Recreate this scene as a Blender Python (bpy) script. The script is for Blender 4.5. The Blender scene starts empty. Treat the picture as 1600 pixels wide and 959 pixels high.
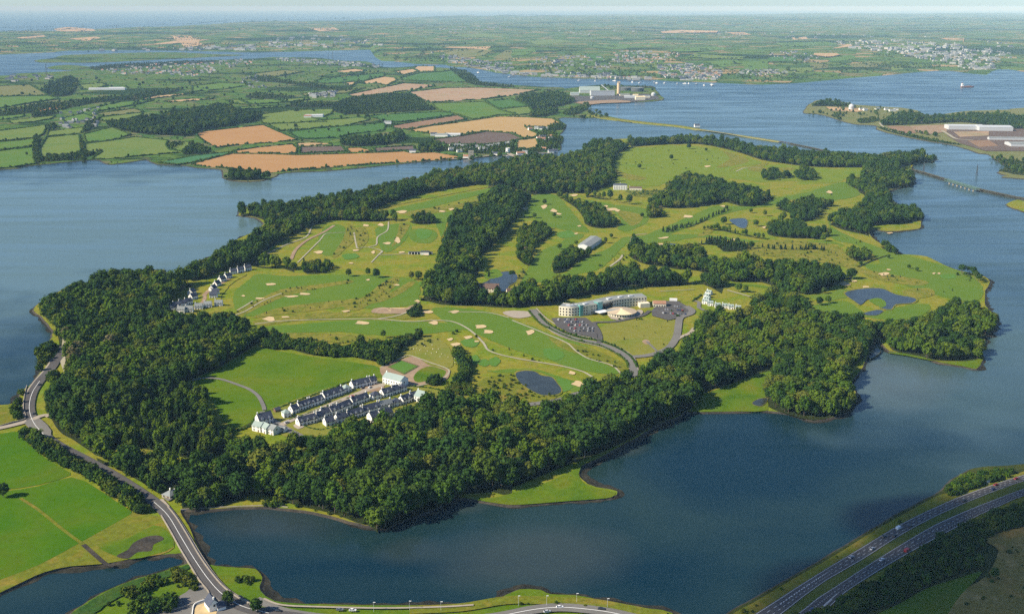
import bpy, bmesh, math, random
import numpy as np
from mathutils import Vector, Matrix, noise
from mathutils.geometry import tessellate_polygon, delaunay_2d_cdt

rnd = random.Random(11)
R = math.radians
scene = bpy.context.scene
COL = scene.collection

# ------------------------------------------------------------------ camera
HAZE_D = 3.7e-5
CAMH, FPX, YH = 340.0, 1715.0, 11.0          # eye height (m), focal length in photo pixels, photo row of the far horizon
PITCH = math.atan((479.5 - YH) / FPX)
cd = bpy.data.cameras.new('camera')
cam = bpy.data.objects.new('camera', cd)
COL.objects.link(cam)
cam.location = (0, 0, CAMH)
cam.rotation_euler = (R(90) - PITCH, 0, 0)
cd.sensor_width = 36.0
cd.lens = 36.0 * FPX / 1600.0
cd.clip_start, cd.clip_end = 1.0, 400000.0
scene.camera = cam

# ------------------------------------------------------------------ sky, sun, exposure
SUN_EL, SUN_AZ = R(36), math.atan2(-0.93, -0.30)      # azimuth measured from +Y towards +X
w = bpy.data.worlds.new('World'); scene.world = w; w.use_nodes = True
nt = w.node_tree
sky = nt.nodes.new('ShaderNodeTexSky'); sky.sky_type = 'NISHITA'; sky.sun_disc = False
sky.sun_elevation = SUN_EL; sky.sun_rotation = SUN_AZ
sky.altitude = 300; sky.air_density = 0.8; sky.dust_density = 0.4; sky.ozone_density = 3.0
bg = nt.nodes['Background']; bg.inputs['Strength'].default_value = 0.085
tint = nt.nodes.new('ShaderNodeMix'); tint.data_type = 'RGBA'; tint.blend_type = 'MULTIPLY'; tint.inputs['Factor'].default_value = 1.0
tint.inputs[7].default_value = (.84, 1.0, 1.16, 1)          # a maritime sky, a little bluer than the model's
nt.links.new(sky.outputs[0], tint.inputs[6]); nt.links.new(tint.outputs[2], bg.inputs['Color'])
sl = bpy.data.lights.new('sun', 'SUN'); sl.energy = 5.0; sl.angle = R(0.5); sl.color = (1.0, 0.90, 0.71)
so = bpy.data.objects.new('sun', sl); COL.objects.link(so)
sdir = Vector((math.sin(SUN_AZ) * math.cos(SUN_EL), math.cos(SUN_AZ) * math.cos(SUN_EL), math.sin(SUN_EL)))
so.rotation_euler = sdir.to_track_quat('Z', 'Y').to_euler()
scene.view_settings.view_transform = 'Standard'; scene.view_settings.look = 'None'
scene.view_settings.gamma = 1.0; scene.view_settings.exposure = 0.68
scene.cycles.max_bounces = 4; scene.cycles.diffuse_bounces = 2; scene.cycles.glossy_bounces = 2
scene.cycles.volume_bounces = 0; scene.cycles.caustics_reflective = False
scene.cycles.use_denoising = False

# ------------------------------------------------------------------ helpers: pixels of the photograph -> points on the ground
SP, CP = math.sin(PITCH), math.cos(PITCH)
def ray(px, py):
    u, v = (px - 800) / FPX, (479.5 - py) / FPX
    return Vector((u, CP + v * SP, -SP + v * CP))
def g(px, py, z=1.3):
    d = ray(px, py)
    t = (z - CAMH) / min(d.z, -0.0016)
    return Vector((d.x * t, d.y * t, z))
def depth_px(p):                                       # pixels per metre at a point
    return FPX / (p[1] * CP - (p[2] - CAMH) * SP)

FAR_SHORE = [(-700, 90), (-300, 88), (0, 86), (87, 82), (100, 80), (160, 79), (212, 79), (300, 80), (400, 83), (425, 82), (475, 81), (505, 80), (550, 79),
    (583, 78), (586, 90), (595, 96), (620, 97), (650, 101), (695, 102), (710, 106), (725, 106), (750, 109), (775, 115), (800, 117), (830, 121),
    (857, 122), (895, 124), (960, 125), (1017, 126), (1050, 129), (1100, 130), (1175, 134), (1200, 134), (1242, 132), (1275, 129), (1325, 124),
    (1375, 120), (1425, 115), (1462, 112), (1490, 112.5), (1510, 116), (1546, 119), (1552, 110), (1580, 110), (1600, 114), (1800, 117), (2300, 120)]
_fx = np.array([a for a, b in FAR_SHORE], float); _fy = np.array([b for a, b in FAR_SHORE], float)
_BX = np.array([-700, 0, 120, 250, 400, 700, 900, 2300.]); _BD = np.array([14500, 15000, 15600, 18500, 24000, 34000, 46000, 50000.])
def sstep(a): a = min(1.0, max(0.0, a)); return a * a * (3 - 2 * a)
def shore_dist(u):                                     # u = X / Y ; distance Y of the far shore in that direction
    px = 800 + u * FPX * CP                            # small-angle: good enough to index the polyline
    for _ in range(3):
        y = float(np.interp(px, _fx, _fy)); d = ray(px, y); px += (u - d.x / d.y) * FPX
    y = float(np.interp(px, _fx, _fy)); q = g(px, y, 0)
    return q.y, float(np.interp(px, _BX, _BD))
_sd = {}
def shore_cached(u):
    k = round(u * 700)
    if k not in _sd: _sd[k] = shore_dist(k / 700)
    return _sd[k]
def hfar(X, Y):
    s0, _b = shore_cached(X / max(Y, 1.0))
    s = Y - s0
    if s <= 0: return 1.3
    n = noise.fractal(Vector((X / 2600, Y / 3200, 3.3)), 1.0, 2.0, 4)
    n2 = noise.noise(Vector((X / 9000, Y / 7000, 8.1)))
    h = 1.3 + sstep(s / 2200) * (26 + 34 * n) + sstep((s - 2500) / 12000) * (45 + 60 * n2)
    return max(1.3, h)
def gf(px, py):                                        # ray march on the far hills
    d = ray(px, py); t0 = (1.3 - CAMH) / min(d.z, -0.002)
    X, Y = d.x * t0, d.y * t0
    s0, _b = shore_cached(X / Y)
    if Y < s0: return Vector((X, Y, 1.3))
    t = (s0 * 0.98) / d.y; step = 60.0
    while t < t0:
        p = Vector((d.x * t, d.y * t, CAMH + d.z * t))
        if p.z < hfar(p.x, p.y): break
        t += step
    p = Vector((d.x * t, d.y * t, 0)); p.z = hfar(p.x, p.y)
    return p

# ------------------------------------------------------------------ helpers: meshes and objects
def tag(o, label=None, cat=None, group=None, kind=None):
    if label: o['label'] = label
    if cat: o['category'] = cat
    if group: o['group'] = group
    if kind: o['kind'] = kind
    return o
def link(name, me, parent=None, loc=None, rz=0.0):
    o = bpy.data.objects.new(name, me); COL.objects.link(o)
    if parent is not None: o.parent = parent
    if loc is not None: o.location = loc
    if rz: o.rotation_euler = (0, 0, rz)
    return o
def thing(name, loc, label, cat, group=None, rz=0.0):
    return tag(link(name, None, None, loc, rz), label, cat, group)
def mesh_from(name, verts, faces, mats, fm=None, smooth=False):
    me = bpy.data.meshes.new(name)
    me.from_pydata([tuple(v) for v in verts], [], faces)
    for m in (mats if isinstance(mats, (list, tuple)) else [mats]): me.materials.append(m)
    if fm: me.polygons.foreach_set('material_index', fm)
    if smooth: me.polygons.foreach_set('use_smooth', [True] * len(me.polygons))
    me.update()
    return me
class MB:                                              # collects shapes into one mesh
    def __init__(s): s.v, s.f, s.m = [], [], []
    def add(s, vs, fs, m=0):
        b = len(s.v); s.v += [tuple(v) for v in vs]; s.f += [tuple(b + i for i in f) for f in fs]; s.m += [m] * len(fs); return s
    def box(s, x0, x1, y0, y1, z0, z1, m=0):
        return s.add([(x0, y0, z0), (x1, y0, z0), (x1, y1, z0), (x0, y1, z0), (x0, y0, z1), (x1, y0, z1), (x1, y1, z1), (x0, y1, z1)],
                     [(0, 3, 2, 1), (4, 5, 6, 7), (0, 1, 5, 4), (1, 2, 6, 5), (2, 3, 7, 6), (3, 0, 4, 7)], m)
    def bar(s, a, b, w, h=None, m=0):
        a, b = Vector(a), Vector(b); d = (b - a).normalized(); h = h or w
        up = Vector((0, 0, 1)) if abs(d.z) < .95 else Vector((0, 1, 0))
        r = d.cross(up).normalized() * (w / 2); u = r.cross(d).normalized() * (h / 2)
        return s.add([a - r - u, a + r - u, a + r + u, a - r + u, b - r - u, b + r - u, b + r + u, b - r + u],
                     [(0, 1, 2, 3), (7, 6, 5, 4), (0, 4, 5, 1), (1, 5, 6, 2), (2, 6, 7, 3), (3, 7, 4, 0)], m)
    def tube(s, prof, n=16, c=(0, 0), m=0, cap=True):  # lathe, prof = [(r, z)]
        vs = []
        for r, z in prof:
            for i in range(n): a = 2 * math.pi * i / n; vs.append((c[0] + r * math.cos(a), c[1] + r * math.sin(a), z))
        fs = []
        for j in range(len(prof) - 1):
            for i in range(n):
                k = (i + 1) % n; fs.append((j * n + i, j * n + k, (j + 1) * n + k, (j + 1) * n + i))
        if cap: fs += [tuple(range((len(prof) - 1) * n, len(prof) * n)), tuple(range(n - 1, -1, -1))]
        return s.add(vs, fs, m)
    def prism(s, poly, z0, z1, m=0):                   # flat polygon (ccw) extruded
        n = len(poly)
        vs = [(p[0], p[1], z0) for p in poly] + [(p[0], p[1], z1) for p in poly]
        fs = [tuple(range(n, 2 * n)), tuple(range(n - 1, -1, -1))] + [(i, (i + 1) % n, n + (i + 1) % n, n + i) for i in range(n)]
        return s.add(vs, fs, m)
    def mesh(s, name, mats, smooth=False): return mesh_from(name, s.v, s.f, mats, s.m, smooth)
    def build(s, name, mats, parent=None, loc=None, rz=0.0): return link(name, s.mesh(name, mats), parent, loc, rz)

def spline(pts, n=4, closed=True):                     # Catmull-Rom
    N = len(pts); out = []
    for i in range(N if closed else N - 1):
        p0 = pts[(i - 1) % N] if closed or i > 0 else pts[0]; p1 = pts[i]
        p2 = pts[(i + 1) % N]; p3 = pts[(i + 2) % N] if closed or i + 2 < N else pts[-1]
        for k in range(n):
            t = k / n
            out.append(tuple(0.5 * (2 * b + (c - a) * t + (2 * a - 5 * b + 4 * c - d) * t * t + (3 * b - a - 3 * c + d) * t ** 3)
                             for a, b, c, d in zip(p0, p1, p2, p3)))
    if not closed: out.append(tuple(pts[-1]))
    return out
def parse(s): return [tuple(float(v) for v in q.split(',')) for q in s.split()]
def area2(p): return sum(p[i][0] * p[(i + 1) % len(p)][1] - p[(i + 1) % len(p)][0] * p[i][1] for i in range(len(p)))
def sheet(name, pts, mat, z, parent=None, kind='structure'):   # flat sheet from world points
    pts = [Vector((p[0], p[1], z)) for p in pts]
    if area2(pts) < 0: pts.reverse()
    tris = tessellate_polygon([pts])
    o = link(name, mesh_from(name, pts, [tuple(t) for t in tris], mat), parent)
    me = o.data                                        # all faces up
    bm = bmesh.new(); bm.from_mesh(me)
    for f in bm.faces:
        if f.normal.z < 0: f.normal_flip()
    bm.to_mesh(me); bm.free()
    if kind and parent is None: o['kind'] = kind
    return o
_lift = [0]
def lift(z):                                           # every sheet a few mm above the one laid before it
    _lift[0] += 1; return z + .0016 * _lift[0]
def patch(name, px, mat, z, smooth=4, wob=None, **k):
    if wob is None: wob = .9 if smooth >= 4 else 0
    if smooth == 4: smooth = 9
    z = lift(z)
    if isinstance(px, str): px = parse(px)
    if smooth: px = spline(px, smooth)
    pts = [g(x, y, z) for x, y in px]
    if wob: pts = [p + Vector((rnd.uniform(-wob, wob), rnd.uniform(-wob, wob), 0)) for p in pts]
    return sheet(name, pts, mat, z, **k)
def ribbon_pts(px, width, z, n=5):
    c = [g(x, y, z) for x, y in spline(parse(px) if isinstance(px, str) else px, n, False)]
    L, Rr = [], []
    for i, p in enumerate(c):
        d = (c[min(i + 1, len(c) - 1)] - c[max(i - 1, 0)]); d.z = 0; d.normalize()
        nrm = Vector((-d.y, d.x, 0)); wd = width if not callable(width) else width(i / (len(c) - 1))
        L.append(p + nrm * wd / 2); Rr.append(p - nrm * wd / 2)
    return c, L, Rr
def ribbon(name, px, width, mat, z, kind='structure', n=5, parent=None):
    z = lift(z) + (.15 if 'line' in name else 0)
    c, L, Rr = ribbon_pts(px, width, z, n); N = len(c)
    o = link(name, mesh_from(name, L + Rr, [(N + i, N + i + 1, i + 1, i) for i in range(N - 1)], mat), parent)
    if parent is None: o['kind'] = kind
    return o
def inside(poly, X, Y):                                # vectorised point in polygon
    P = np.array([(p[0], p[1]) for p in poly]); x1, y1 = P[:, 0], P[:, 1]; x2, y2 = np.roll(x1, -1), np.roll(y1, -1)
    c = np.zeros(X.shape, bool)
    for a, b, cc, d in zip(x1, y1, x2, y2):
        if b == d: continue
        c ^= ((b > Y) != (d > Y)) & (X < (cc - a) * (Y - b) / (d - b) + a)
    return c

# ------------------------------------------------------------------ materials
def lin(r, gg, b, k=1.0):
    f = lambda c: (c / 255 / 12.92 if c / 255 <= .04045 else ((c / 255 + .055) / 1.055) ** 2.4) * k
    return (f(r), f(gg), f(b), 1)
def newmat(name):
    m = bpy.data.materials.new(name); m.use_nodes = True
    return m, m.node_tree, m.node_tree.nodes['Principled BSDF']
def N(t, ty, **kw):
    n = t.nodes.new(ty)
    for k, v in kw.items():
        if k in n.inputs.keys(): n.inputs[k].default_value = v
        else: setattr(n, k, v)
    return n
def pos_scaled(t, sx, sy=None, sz=1.0, rot=0.0):
    ge = N(t, 'ShaderNodeNewGeometry'); mp = N(t, 'ShaderNodeMapping')
    mp.inputs['Scale'].default_value = (sx, sy or sx, sz); mp.inputs['Rotation'].default_value = (0, 0, rot)
    t.links.new(ge.outputs['Position'], mp.inputs['Vector']); return mp.outputs[0]
def ramp(t, fac, stops, interp='LINEAR'):
    r = N(t, 'ShaderNodeValToRGB'); r.color_ramp.interpolation = interp
    e = r.color_ramp.elements
    while len(e) < len(stops): e.new(0.5)
    for el, (p, c) in zip(e, stops): el.position = p; el.color = c
    t.links.new(fac, r.inputs[0]); return r.outputs[0]
def mix(t, fac, a, b, mode='MIX'):
    m = N(t, 'ShaderNodeMix'); m.data_type = 'RGBA'; m.blend_type = mode
    for sock, v in ((m.inputs['Factor'], fac), (m.inputs['A'] if False else m.inputs[6], a), (m.inputs[7], b)):
        if hasattr(v, 'is_output'): t.links.new(v, sock)
        else: sock.default_value = v
    return m.outputs[2]
def noi(t, vec, scale=1.0, detail=4, rough=.55, dist=0.0):
    n = N(t, 'ShaderNodeTexNoise'); n.inputs['Scale'].default_value = scale; n.inputs['Detail'].default_value = detail
    n.inputs['Roughness'].default_value = rough; n.inputs['Distortion'].default_value = dist
    t.links.new(vec, n.inputs['Vector']); return n.outputs['Fac']
def ground(name, cols, size=60.0, fine=4.0, fine_amt=.35, rough=.95, bump=.0, stripes=None, stretch=1.0, rot=0.0):
    """cols: 2-4 colours spread by a broad noise of SIZE metres; fine mottling of FINE metres; optional mowing stripes (width m, angle)"""
    m, t, b = newmat(name)
    n1 = noi(t, pos_scaled(t, 1 / size, stretch / size, 1 / size, rot), 1.0, 5, .6, .4)
    k = len(cols); col = ramp(t, n1, [(.3 + .4 * i / (k - 1), c) for i, c in enumerate(cols)])
    n2 = noi(t, pos_scaled(t, 1 / fine), 1.0, 4, .7)
    v = ramp(t, n2, [(.25, (1 - fine_amt,) * 3 + (1,)), (.75, (1 + fine_amt,) * 3 + (1,))])
    col = mix(t, 1.0, col, v, 'MULTIPLY')
    if stripes:
        wv = N(t, 'ShaderNodeTexWave'); wv.inputs['Scale'].default_value = 1.0; wv.inputs['Distortion'].default_value = .6; wv.inputs['Detail Scale'].default_value = .3
        t.links.new(pos_scaled(t, .314 / stripes[0], .314 / stripes[0], 1, stripes[1]), wv.inputs['Vector'])
        s = ramp(t, wv.outputs['Fac'], [(.35, (1 - stripes[2],) * 3 + (1,)), (.65, (1 + stripes[2],) * 3 + (1,))])
        col = mix(t, 1.0, col, s, 'MULTIPLY')
    t.links.new(col, b.inputs['Base Color']); b.inputs['Roughness'].default_value = rough; b.inputs['Specular IOR Level'].default_value = .03
    if bump:
        bp = N(t, 'ShaderNodeBump'); bp.inputs['Strength'].default_value = 1.0; bp.inputs['Distance'].default_value = bump
        t.links.new(noi(t, pos_scaled(t, 1 / (fine * 3)), 1.0, 5, .65), bp.inputs['Height']); t.links.new(bp.outputs[0], b.inputs['Normal'])
    return m
def plain(name, c, rough=.7, var=.12, size=2.0, spec=.3, metal=0.0):
    m, t, b = newmat(name)
    v = ramp(t, noi(t, pos_scaled(t, 1 / size), 1.0, 4, .6), [(.3, (1 - var,) * 3 + (1,)), (.7, (1 + var,) * 3 + (1,))])
    t.links.new(mix(t, 1.0, c if len(c) == 4 else tuple(c) + (1,), v, 'MULTIPLY'), b.inputs['Base Color'])
    b.inputs['Roughness'].default_value = rough; b.inputs['Specular IOR Level'].default_value = spec; b.inputs['Metallic'].default_value = metal
    return m
def A(r, gg, b): return (r, gg, b, 1)
def foliage(name, cols, vary=.35):
    m, t, b = newmat(name)
    oi = N(t, 'ShaderNodeObjectInfo')
    k = len(cols); col = ramp(t, oi.outputs['Random'], [(i / (k - 1), c) for i, c in enumerate(cols)])
    v = ramp(t, noi(t, pos_scaled(t, 1 / 2.2), 1.0, 3, .6), [(.3, (1 - vary,) * 3 + (1,)), (.7, (1 + vary,) * 3 + (1,))])
    t.links.new(mix(t, 1.0, col, v, 'MULTIPLY'), b.inputs['Base Color'])
    b.inputs['Roughness'].default_value = .8; b.inputs['Specular IOR Level'].default_value = .03
    return m

M = {}
M['fol_dark'] = foliage('dark_leaves', [A(0.019, 0.046, 0.0080), A(0.035, 0.071, 0.0100), A(0.024, 0.059, 0.0120), A(0.052, 0.082, 0.0100)])
M['fol_mid'] = foliage('mid_green_leaves', [A(0.050, 0.100, 0.0090), A(0.083, 0.128, 0.0100), A(0.042, 0.089, 0.0100), A(0.099, 0.135, 0.0110)])
M['fol_olive'] = foliage('olive_leaves', [A(.086, .110, .012), A(.060, .092, .010), A(.110, .122, .018), A(.050, .080, .010)])
M['fol_con'] = foliage('conifer_needles', [A(.020, .046, .018), A(.028, .058, .020), A(.036, .066, .020)])
M['fol_pale'] = foliage('pale_dry_leaves', [A(.16, .13, .05), A(.13, .12, .05), A(.20, .16, .08)])
M['bark'] = plain('grey_bark', A(.10, .08, .06), .9, .3, .6)
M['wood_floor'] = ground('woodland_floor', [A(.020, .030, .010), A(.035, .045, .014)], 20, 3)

M['island'] = ground('island_rough_grass', [A(0.110, 0.175, 0.0096), A(0.151, 0.191, 0.0128), A(0.215, 0.196, 0.0240), A(0.128, 0.185, 0.0112)], 45, 5, .30, bump=.6)
M['hillgreen'] = ground('hill_grass', [A(0.110, 0.180, 0.0128), A(0.151, 0.196, 0.0176), A(0.128, 0.185, 0.0144)], 60, 6, .2, bump=.5)
M['heath'] = ground('brown_heath', [A(.40, .22, .055), A(.26, .18, .04), A(.44, .27, .09)], 18, 3, .35)
M['fairway'] = ground('mown_fairway', [A(0.083, 0.161, 0.0154), A(0.113, 0.174, 0.0182)], 80, 5, .10, stripes=(5.0, .9, .11))
M['fairway2'] = ground('mown_fairway_cross', [A(0.083, 0.157, 0.0154), A(0.118, 0.174, 0.0196)], 70, 5, .10, stripes=(5.0, 2.3, .11))
M['green'] = ground('putting_green', [A(0.078, 0.174, 0.0245), A(0.093, 0.187, 0.0280)], 40, 4, .05, stripes=(2.0, .4, .05))
M['roughstrip'] = ground('dry_rough', [A(0.139, 0.159, 0.0160), A(0.203, 0.180, 0.0304), A(0.122, 0.148, 0.0144), A(0.220, 0.175, 0.0400)], 16, 3, .42, bump=.5)
M['sand'] = plain('bunker_sand', A(.52, .39, .21), .95, .10, 3)
M['dirt'] = ground('bare_earth', [A(.25, .17, .11), A(.33, .24, .16)], 20, 3, .2)
M['path'] = plain('gravel_path', A(.34, .31, .22), .95, .15, 4)
M['meadow'] = ground('lush_meadow', [A(0.061, 0.132, 0.0048), A(0.086, 0.148, 0.0060), A(0.115, 0.152, 0.0096)], 55, 5, .16)
M['lawn'] = ground('pale_lawn', [A(0.165, 0.180, 0.0240), A(0.195, 0.190, 0.0352), A(0.140, 0.176, 0.0208)], 40, 4, .18)
M['marsh'] = ground('marsh_grass', [A(0.054, 0.117, 0.0064), A(0.090, 0.149, 0.0080), A(0.126, 0.144, 0.0112)], 35, 3, .25)
M['goldgrass'] = ground('golden_grass', [A(.165, .155, .018), A(.125, .148, .014), A(.205, .160, .028)], 22, 3, .35)
M['pasture'] = ground('bright_pasture', [A(0.040, 0.122, 0.0024), A(0.060, 0.137, 0.0036), A(0.080, 0.133, 0.0060)], 60, 4, .14)
M['mud'] = ground('shore_mud', [A(.030, .028, .026), A(.055, .048, .040), A(.075, .062, .045)], 12, 2, .4, rough=.6)
M['verge_grass'] = ground('verge_grass', [A(.075, .105, .016), A(.110, .125, .024)], 14, 2, .3)
M['weed'] = ground('weed_and_mud', [A(.014, .015, .014), A(.030, .030, .024), A(.050, .045, .032)], 9, 1.6, .5, rough=.7)
M['asphalt'] = ground('asphalt', [A(.085, .080, .080), A(.105, .100, .098)], 30, 1.5, .10, rough=.85)
M['oldroad'] = ground('worn_road', [A(.150, .145, .135), A(.190, .180, .165)], 30, 2, .10, rough=.9)
M['verge'] = plain('pale_footway', A(.34, .29, .23), .9, .12, 3)
M['railbed'] = ground('rail_ballast', [A(.085, .075, .048), A(.12, .105, .060)], 14, 3, .3)
M['line'] = plain('road_paint', A(.75, .75, .72), .7, .08, 1)
M['hatch'] = plain('red_road_surface', A(.14, .07, .07), .9, .12, 2)
M['stone'] = plain('stone_wall', A(.30, .26, .21), .9, .3, 1.2)
M['reed'] = ground('reed_bed_grass', [A(.020, .062, .014), A(.034, .080, .014), A(.050, .085, .014)], 14, 2.5, .4, bump=.6)
M['scrub'] = ground('scrub_ground', [A(.028, .040, .012), A(.050, .062, .014), A(.040, .050, .012)], 25, 3, .4)

def patchwork(name, cell, greens, hedge=.05, rot=.35, hedgec=A(.022, .045, .014)):
    m, t, b = newmat(name)
    p = pos_scaled(t, 1 / cell[0], 1 / cell[1], 0.0, rot)
    wn = N(t, 'ShaderNodeTexNoise'); wn.inputs['Scale'].default_value = .8; t.links.new(p, wn.inputs['Vector'])
    warp = mix(t, .12, p, wn.outputs['Color'], 'ADD')
    vo = N(t, 'ShaderNodeTexVoronoi'); vo.distance = 'CHEBYCHEV'; vo.inputs['Randomness'].default_value = .85; t.links.new(warp, vo.inputs['Vector'])
    vo.voronoi_dimensions = '2D'
    sep = N(t, 'ShaderNodeSeparateColor'); t.links.new(vo.outputs['Color'], sep.inputs[0])
    k = len(greens); col = ramp(t, sep.outputs[0], [(i / k, c) for i, c in enumerate(greens)], 'CONSTANT')
    v2 = N(t, 'ShaderNodeTexVoronoi'); v2.voronoi_dimensions = '2D'; v2.distance = 'CHEBYCHEV'; v2.feature = 'F2'; v2.inputs['Randomness'].default_value = .85
    t.links.new(warp, v2.inputs['Vector'])
    su = N(t, 'ShaderNodeMath', operation='SUBTRACT'); t.links.new(v2.outputs['Distance'], su.inputs[0]); t.links.new(vo.outputs['Distance'], su.inputs[1])
    e = ramp(t, su.outputs[0], [(hedge * .6, A(1, 1, 1)), (hedge, A(0, 0, 0))])
    col = mix(t, e, col, hedgec)
    f = noi(t, pos_scaled(t, 1 / 25), 1.0, 4, .7)
    col = mix(t, 1.0, col, ramp(t, f, [(.3, A(.78, .78, .78)), (.7, A(1.2, 1.2, 1.2))]), 'MULTIPLY')
    wd = noi(t, pos_scaled(t, 1 / (cell[0] * 3), 1 / (cell[1] * 2.0), 0, rot), 1.0, 6, .65)
    col = mix(t, ramp(t, wd, [(.54, A(0, 0, 0)), (.58, A(1, 1, 1))]), col, hedgec)
    t.links.new(col, b.inputs['Base Color']); b.inputs['Roughness'].default_value = 1.0; b.inputs['Specular IOR Level'].default_value = .0
    return m
GREENS = [A(.075, .145, .030), A(.095, .160, .030), A(.060, .120, .030), A(.120, .165, .040), A(.085, .150, .028), A(.30, .22, .11), A(.070, .130, .034), A(.105, .150, .040), A(.050, .100, .026), A(.16, .15, .06)]
M['farland'] = patchwork('far_fields', (620, 620), GREENS)
M['isle_fields'] = patchwork('mainland_fields', (210, 210), [A(.075, .145, .030), A(.095, .160, .030), A(.060, .125, .030), A(.110, .155, .040), A(.13, .14, .06)], .06)
FC = {   # field surfaces
 'orange': ground('orange_stubble', [A(.35, .195, .080), A(.38, .220, .092)], 90, 8, .06, stripes=(7, .5, .05)),
 'gold': ground('golden_stubble', [A(.37, .245, .100), A(.41, .28, .125)], 90, 8, .06, stripes=(7, 1.2, .04)),
 'tan': ground('tan_stubble', [A(.40, .27, .14), A(.45, .31, .17)], 80, 8, .08),
 'pink': ground('pinkish_fallow', [A(.30, .19, .12), A(.36, .25, .16), A(.25, .21, .12)], 110, 12, .15),
 'brown': ground('brown_plough', [A(.22, .135, .085), A(.26, .165, .10)], 90, 8, .08),
 'dark': ground('dark_plough', [A(.115, .085, .072), A(.145, .105, .085)], 80, 8, .08),
 'green': ground('green_pasture', [A(.070, .155, .030), A(.095, .170, .030), A(.115, .165, .036)], 110, 9, .12),
 'light': ground('light_pasture', [A(.110, .180, .034), A(.140, .185, .042), A(.090, .165, .034)], 110, 9, .12),
 'deep': ground('deep_pasture', [A(.055, .135, .030), A(.070, .150, .032)], 110, 9, .10),
 'teal': ground('bluegreen_crop', [A(.055, .150, .062), A(.065, .160, .070)], 90, 8, .08),
 'olive': ground('olive_pasture', [A(.140, .150, .048), A(.165, .165, .060), A(.115, .145, .042)], 100, 9, .14)}

# water: one body, sky reflection on fine ripples; the body colour drifts between deep blue and silty green-brown, which also paints in soft cloud reflections
m, t, b = newmat('water'); M['water'] = m
deep, silt_reflection, shal_reflection = A(.002, .019, .030), A(.014, .036, .036), A(.060, .070, .066)
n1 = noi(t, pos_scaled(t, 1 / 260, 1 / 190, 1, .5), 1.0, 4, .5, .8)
col = mix(t, ramp(t, n1, [(.42, A(0, 0, 0)), (.66, A(1, 1, 1))]), deep, silt_reflection)
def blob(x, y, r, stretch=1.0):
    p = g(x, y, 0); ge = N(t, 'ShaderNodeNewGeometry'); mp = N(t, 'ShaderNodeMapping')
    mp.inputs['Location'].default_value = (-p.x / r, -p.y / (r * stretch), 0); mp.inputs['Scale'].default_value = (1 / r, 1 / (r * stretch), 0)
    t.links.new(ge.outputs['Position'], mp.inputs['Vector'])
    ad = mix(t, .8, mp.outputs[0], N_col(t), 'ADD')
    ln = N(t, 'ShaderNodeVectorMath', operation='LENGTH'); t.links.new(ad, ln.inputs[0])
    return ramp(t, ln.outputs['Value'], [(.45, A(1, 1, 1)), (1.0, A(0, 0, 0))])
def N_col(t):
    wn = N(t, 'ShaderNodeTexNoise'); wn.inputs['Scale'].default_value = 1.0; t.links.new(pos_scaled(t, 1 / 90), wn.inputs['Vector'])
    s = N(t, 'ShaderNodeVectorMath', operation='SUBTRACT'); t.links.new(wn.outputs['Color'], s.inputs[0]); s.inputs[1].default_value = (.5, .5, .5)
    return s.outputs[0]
for bx, by, br, bs, amt in [(1385, 590, 80, .9, .85), (1395, 620, 60, .8, .4), (840, 870, 70, .8, .35), (640, 862, 30, .8, .2), (420, 815, 60, .6, .3), (950, 700, 40, .6, .5), (700, 790, 40, .4, .3)]:  # pale patches: shallows, plus cloud reflections painted into the near lake's colour
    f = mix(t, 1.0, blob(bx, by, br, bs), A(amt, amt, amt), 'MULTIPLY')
    col = mix(t, f, col, shal_reflection)
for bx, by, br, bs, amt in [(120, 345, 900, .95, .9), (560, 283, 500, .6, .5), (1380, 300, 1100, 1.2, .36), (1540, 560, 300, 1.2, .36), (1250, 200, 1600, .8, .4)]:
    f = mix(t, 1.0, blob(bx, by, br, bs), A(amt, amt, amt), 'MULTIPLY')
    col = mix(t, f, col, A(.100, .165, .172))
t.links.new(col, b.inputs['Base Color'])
st = noi(t, pos_scaled(t, 1 / 420, 1 / 60, 1, -.35), 1.0, 6, .62, 1.2)            # wind lanes: calmer and rougher streaks
t.links.new(ramp(t, st, [(.36, A(.16, .16, .16)), (.62, A(.34, .34, .34))]), b.inputs['Roughness'])
b.inputs['IOR'].default_value = 1.333; b.inputs['Specular IOR Level'].default_value = .35
bp = N(t, 'ShaderNodeBump'); bp.inputs['Strength'].default_value = .55; bp.inputs['Distance'].default_value = .5
nA = noi(t, pos_scaled(t, 1 / 9, 1 / 16, 1, .6), 1.0, 4, .6); t.links.new(ramp(t, st, [(.34, A(.06, .06, .06)), (.64, A(.26, .26, .26))]), bp.inputs['Strength']); t.links.new(nA, bp.inputs['Height']); t.links.new(bp.outputs[0], b.inputs['Normal'])

M['pond'] = plain('pond_water', (.034, .042, .040), .22, .25, 14, .16)
# ------------------------------------------------------------------ water, far hills
S = 105000.0
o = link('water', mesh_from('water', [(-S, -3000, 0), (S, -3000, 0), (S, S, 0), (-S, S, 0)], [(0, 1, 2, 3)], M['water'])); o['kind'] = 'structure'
cols = [-700 + 9 * i for i in range(int(3000 / 9) + 1)]
rows = [0, .004, .01, .02, .035, .05, .07, .09, .12, .15, .18, .22, .26, .30, .35, .40, .46, .53, .61, .7, .8, .9, 1.0]
vs = []
for cx in cols:
    y = float(np.interp(cx, _fx, _fy)); q = g(cx, y, 0); u = q.x / q.y; d0, d1 = q.y, float(np.interp(cx, _BX, _BD))
    for r in rows:
        Y = d0 + (d1 - d0) * r; X = u * Y
        vs.append((X, Y, -1.0 if r == 0 or r == 1.0 else hfar(X, Y)))
nr = len(rows)
fs = [(c * nr + r, (c + 1) * nr + r, (c + 1) * nr + r + 1, c * nr + r + 1) for c in range(len(cols) - 1) for r in range(nr - 1)]
o = link('far_hills', mesh_from('far_hills', vs, fs, M['farland'], None, True)); o['kind'] = 'structure'

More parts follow.
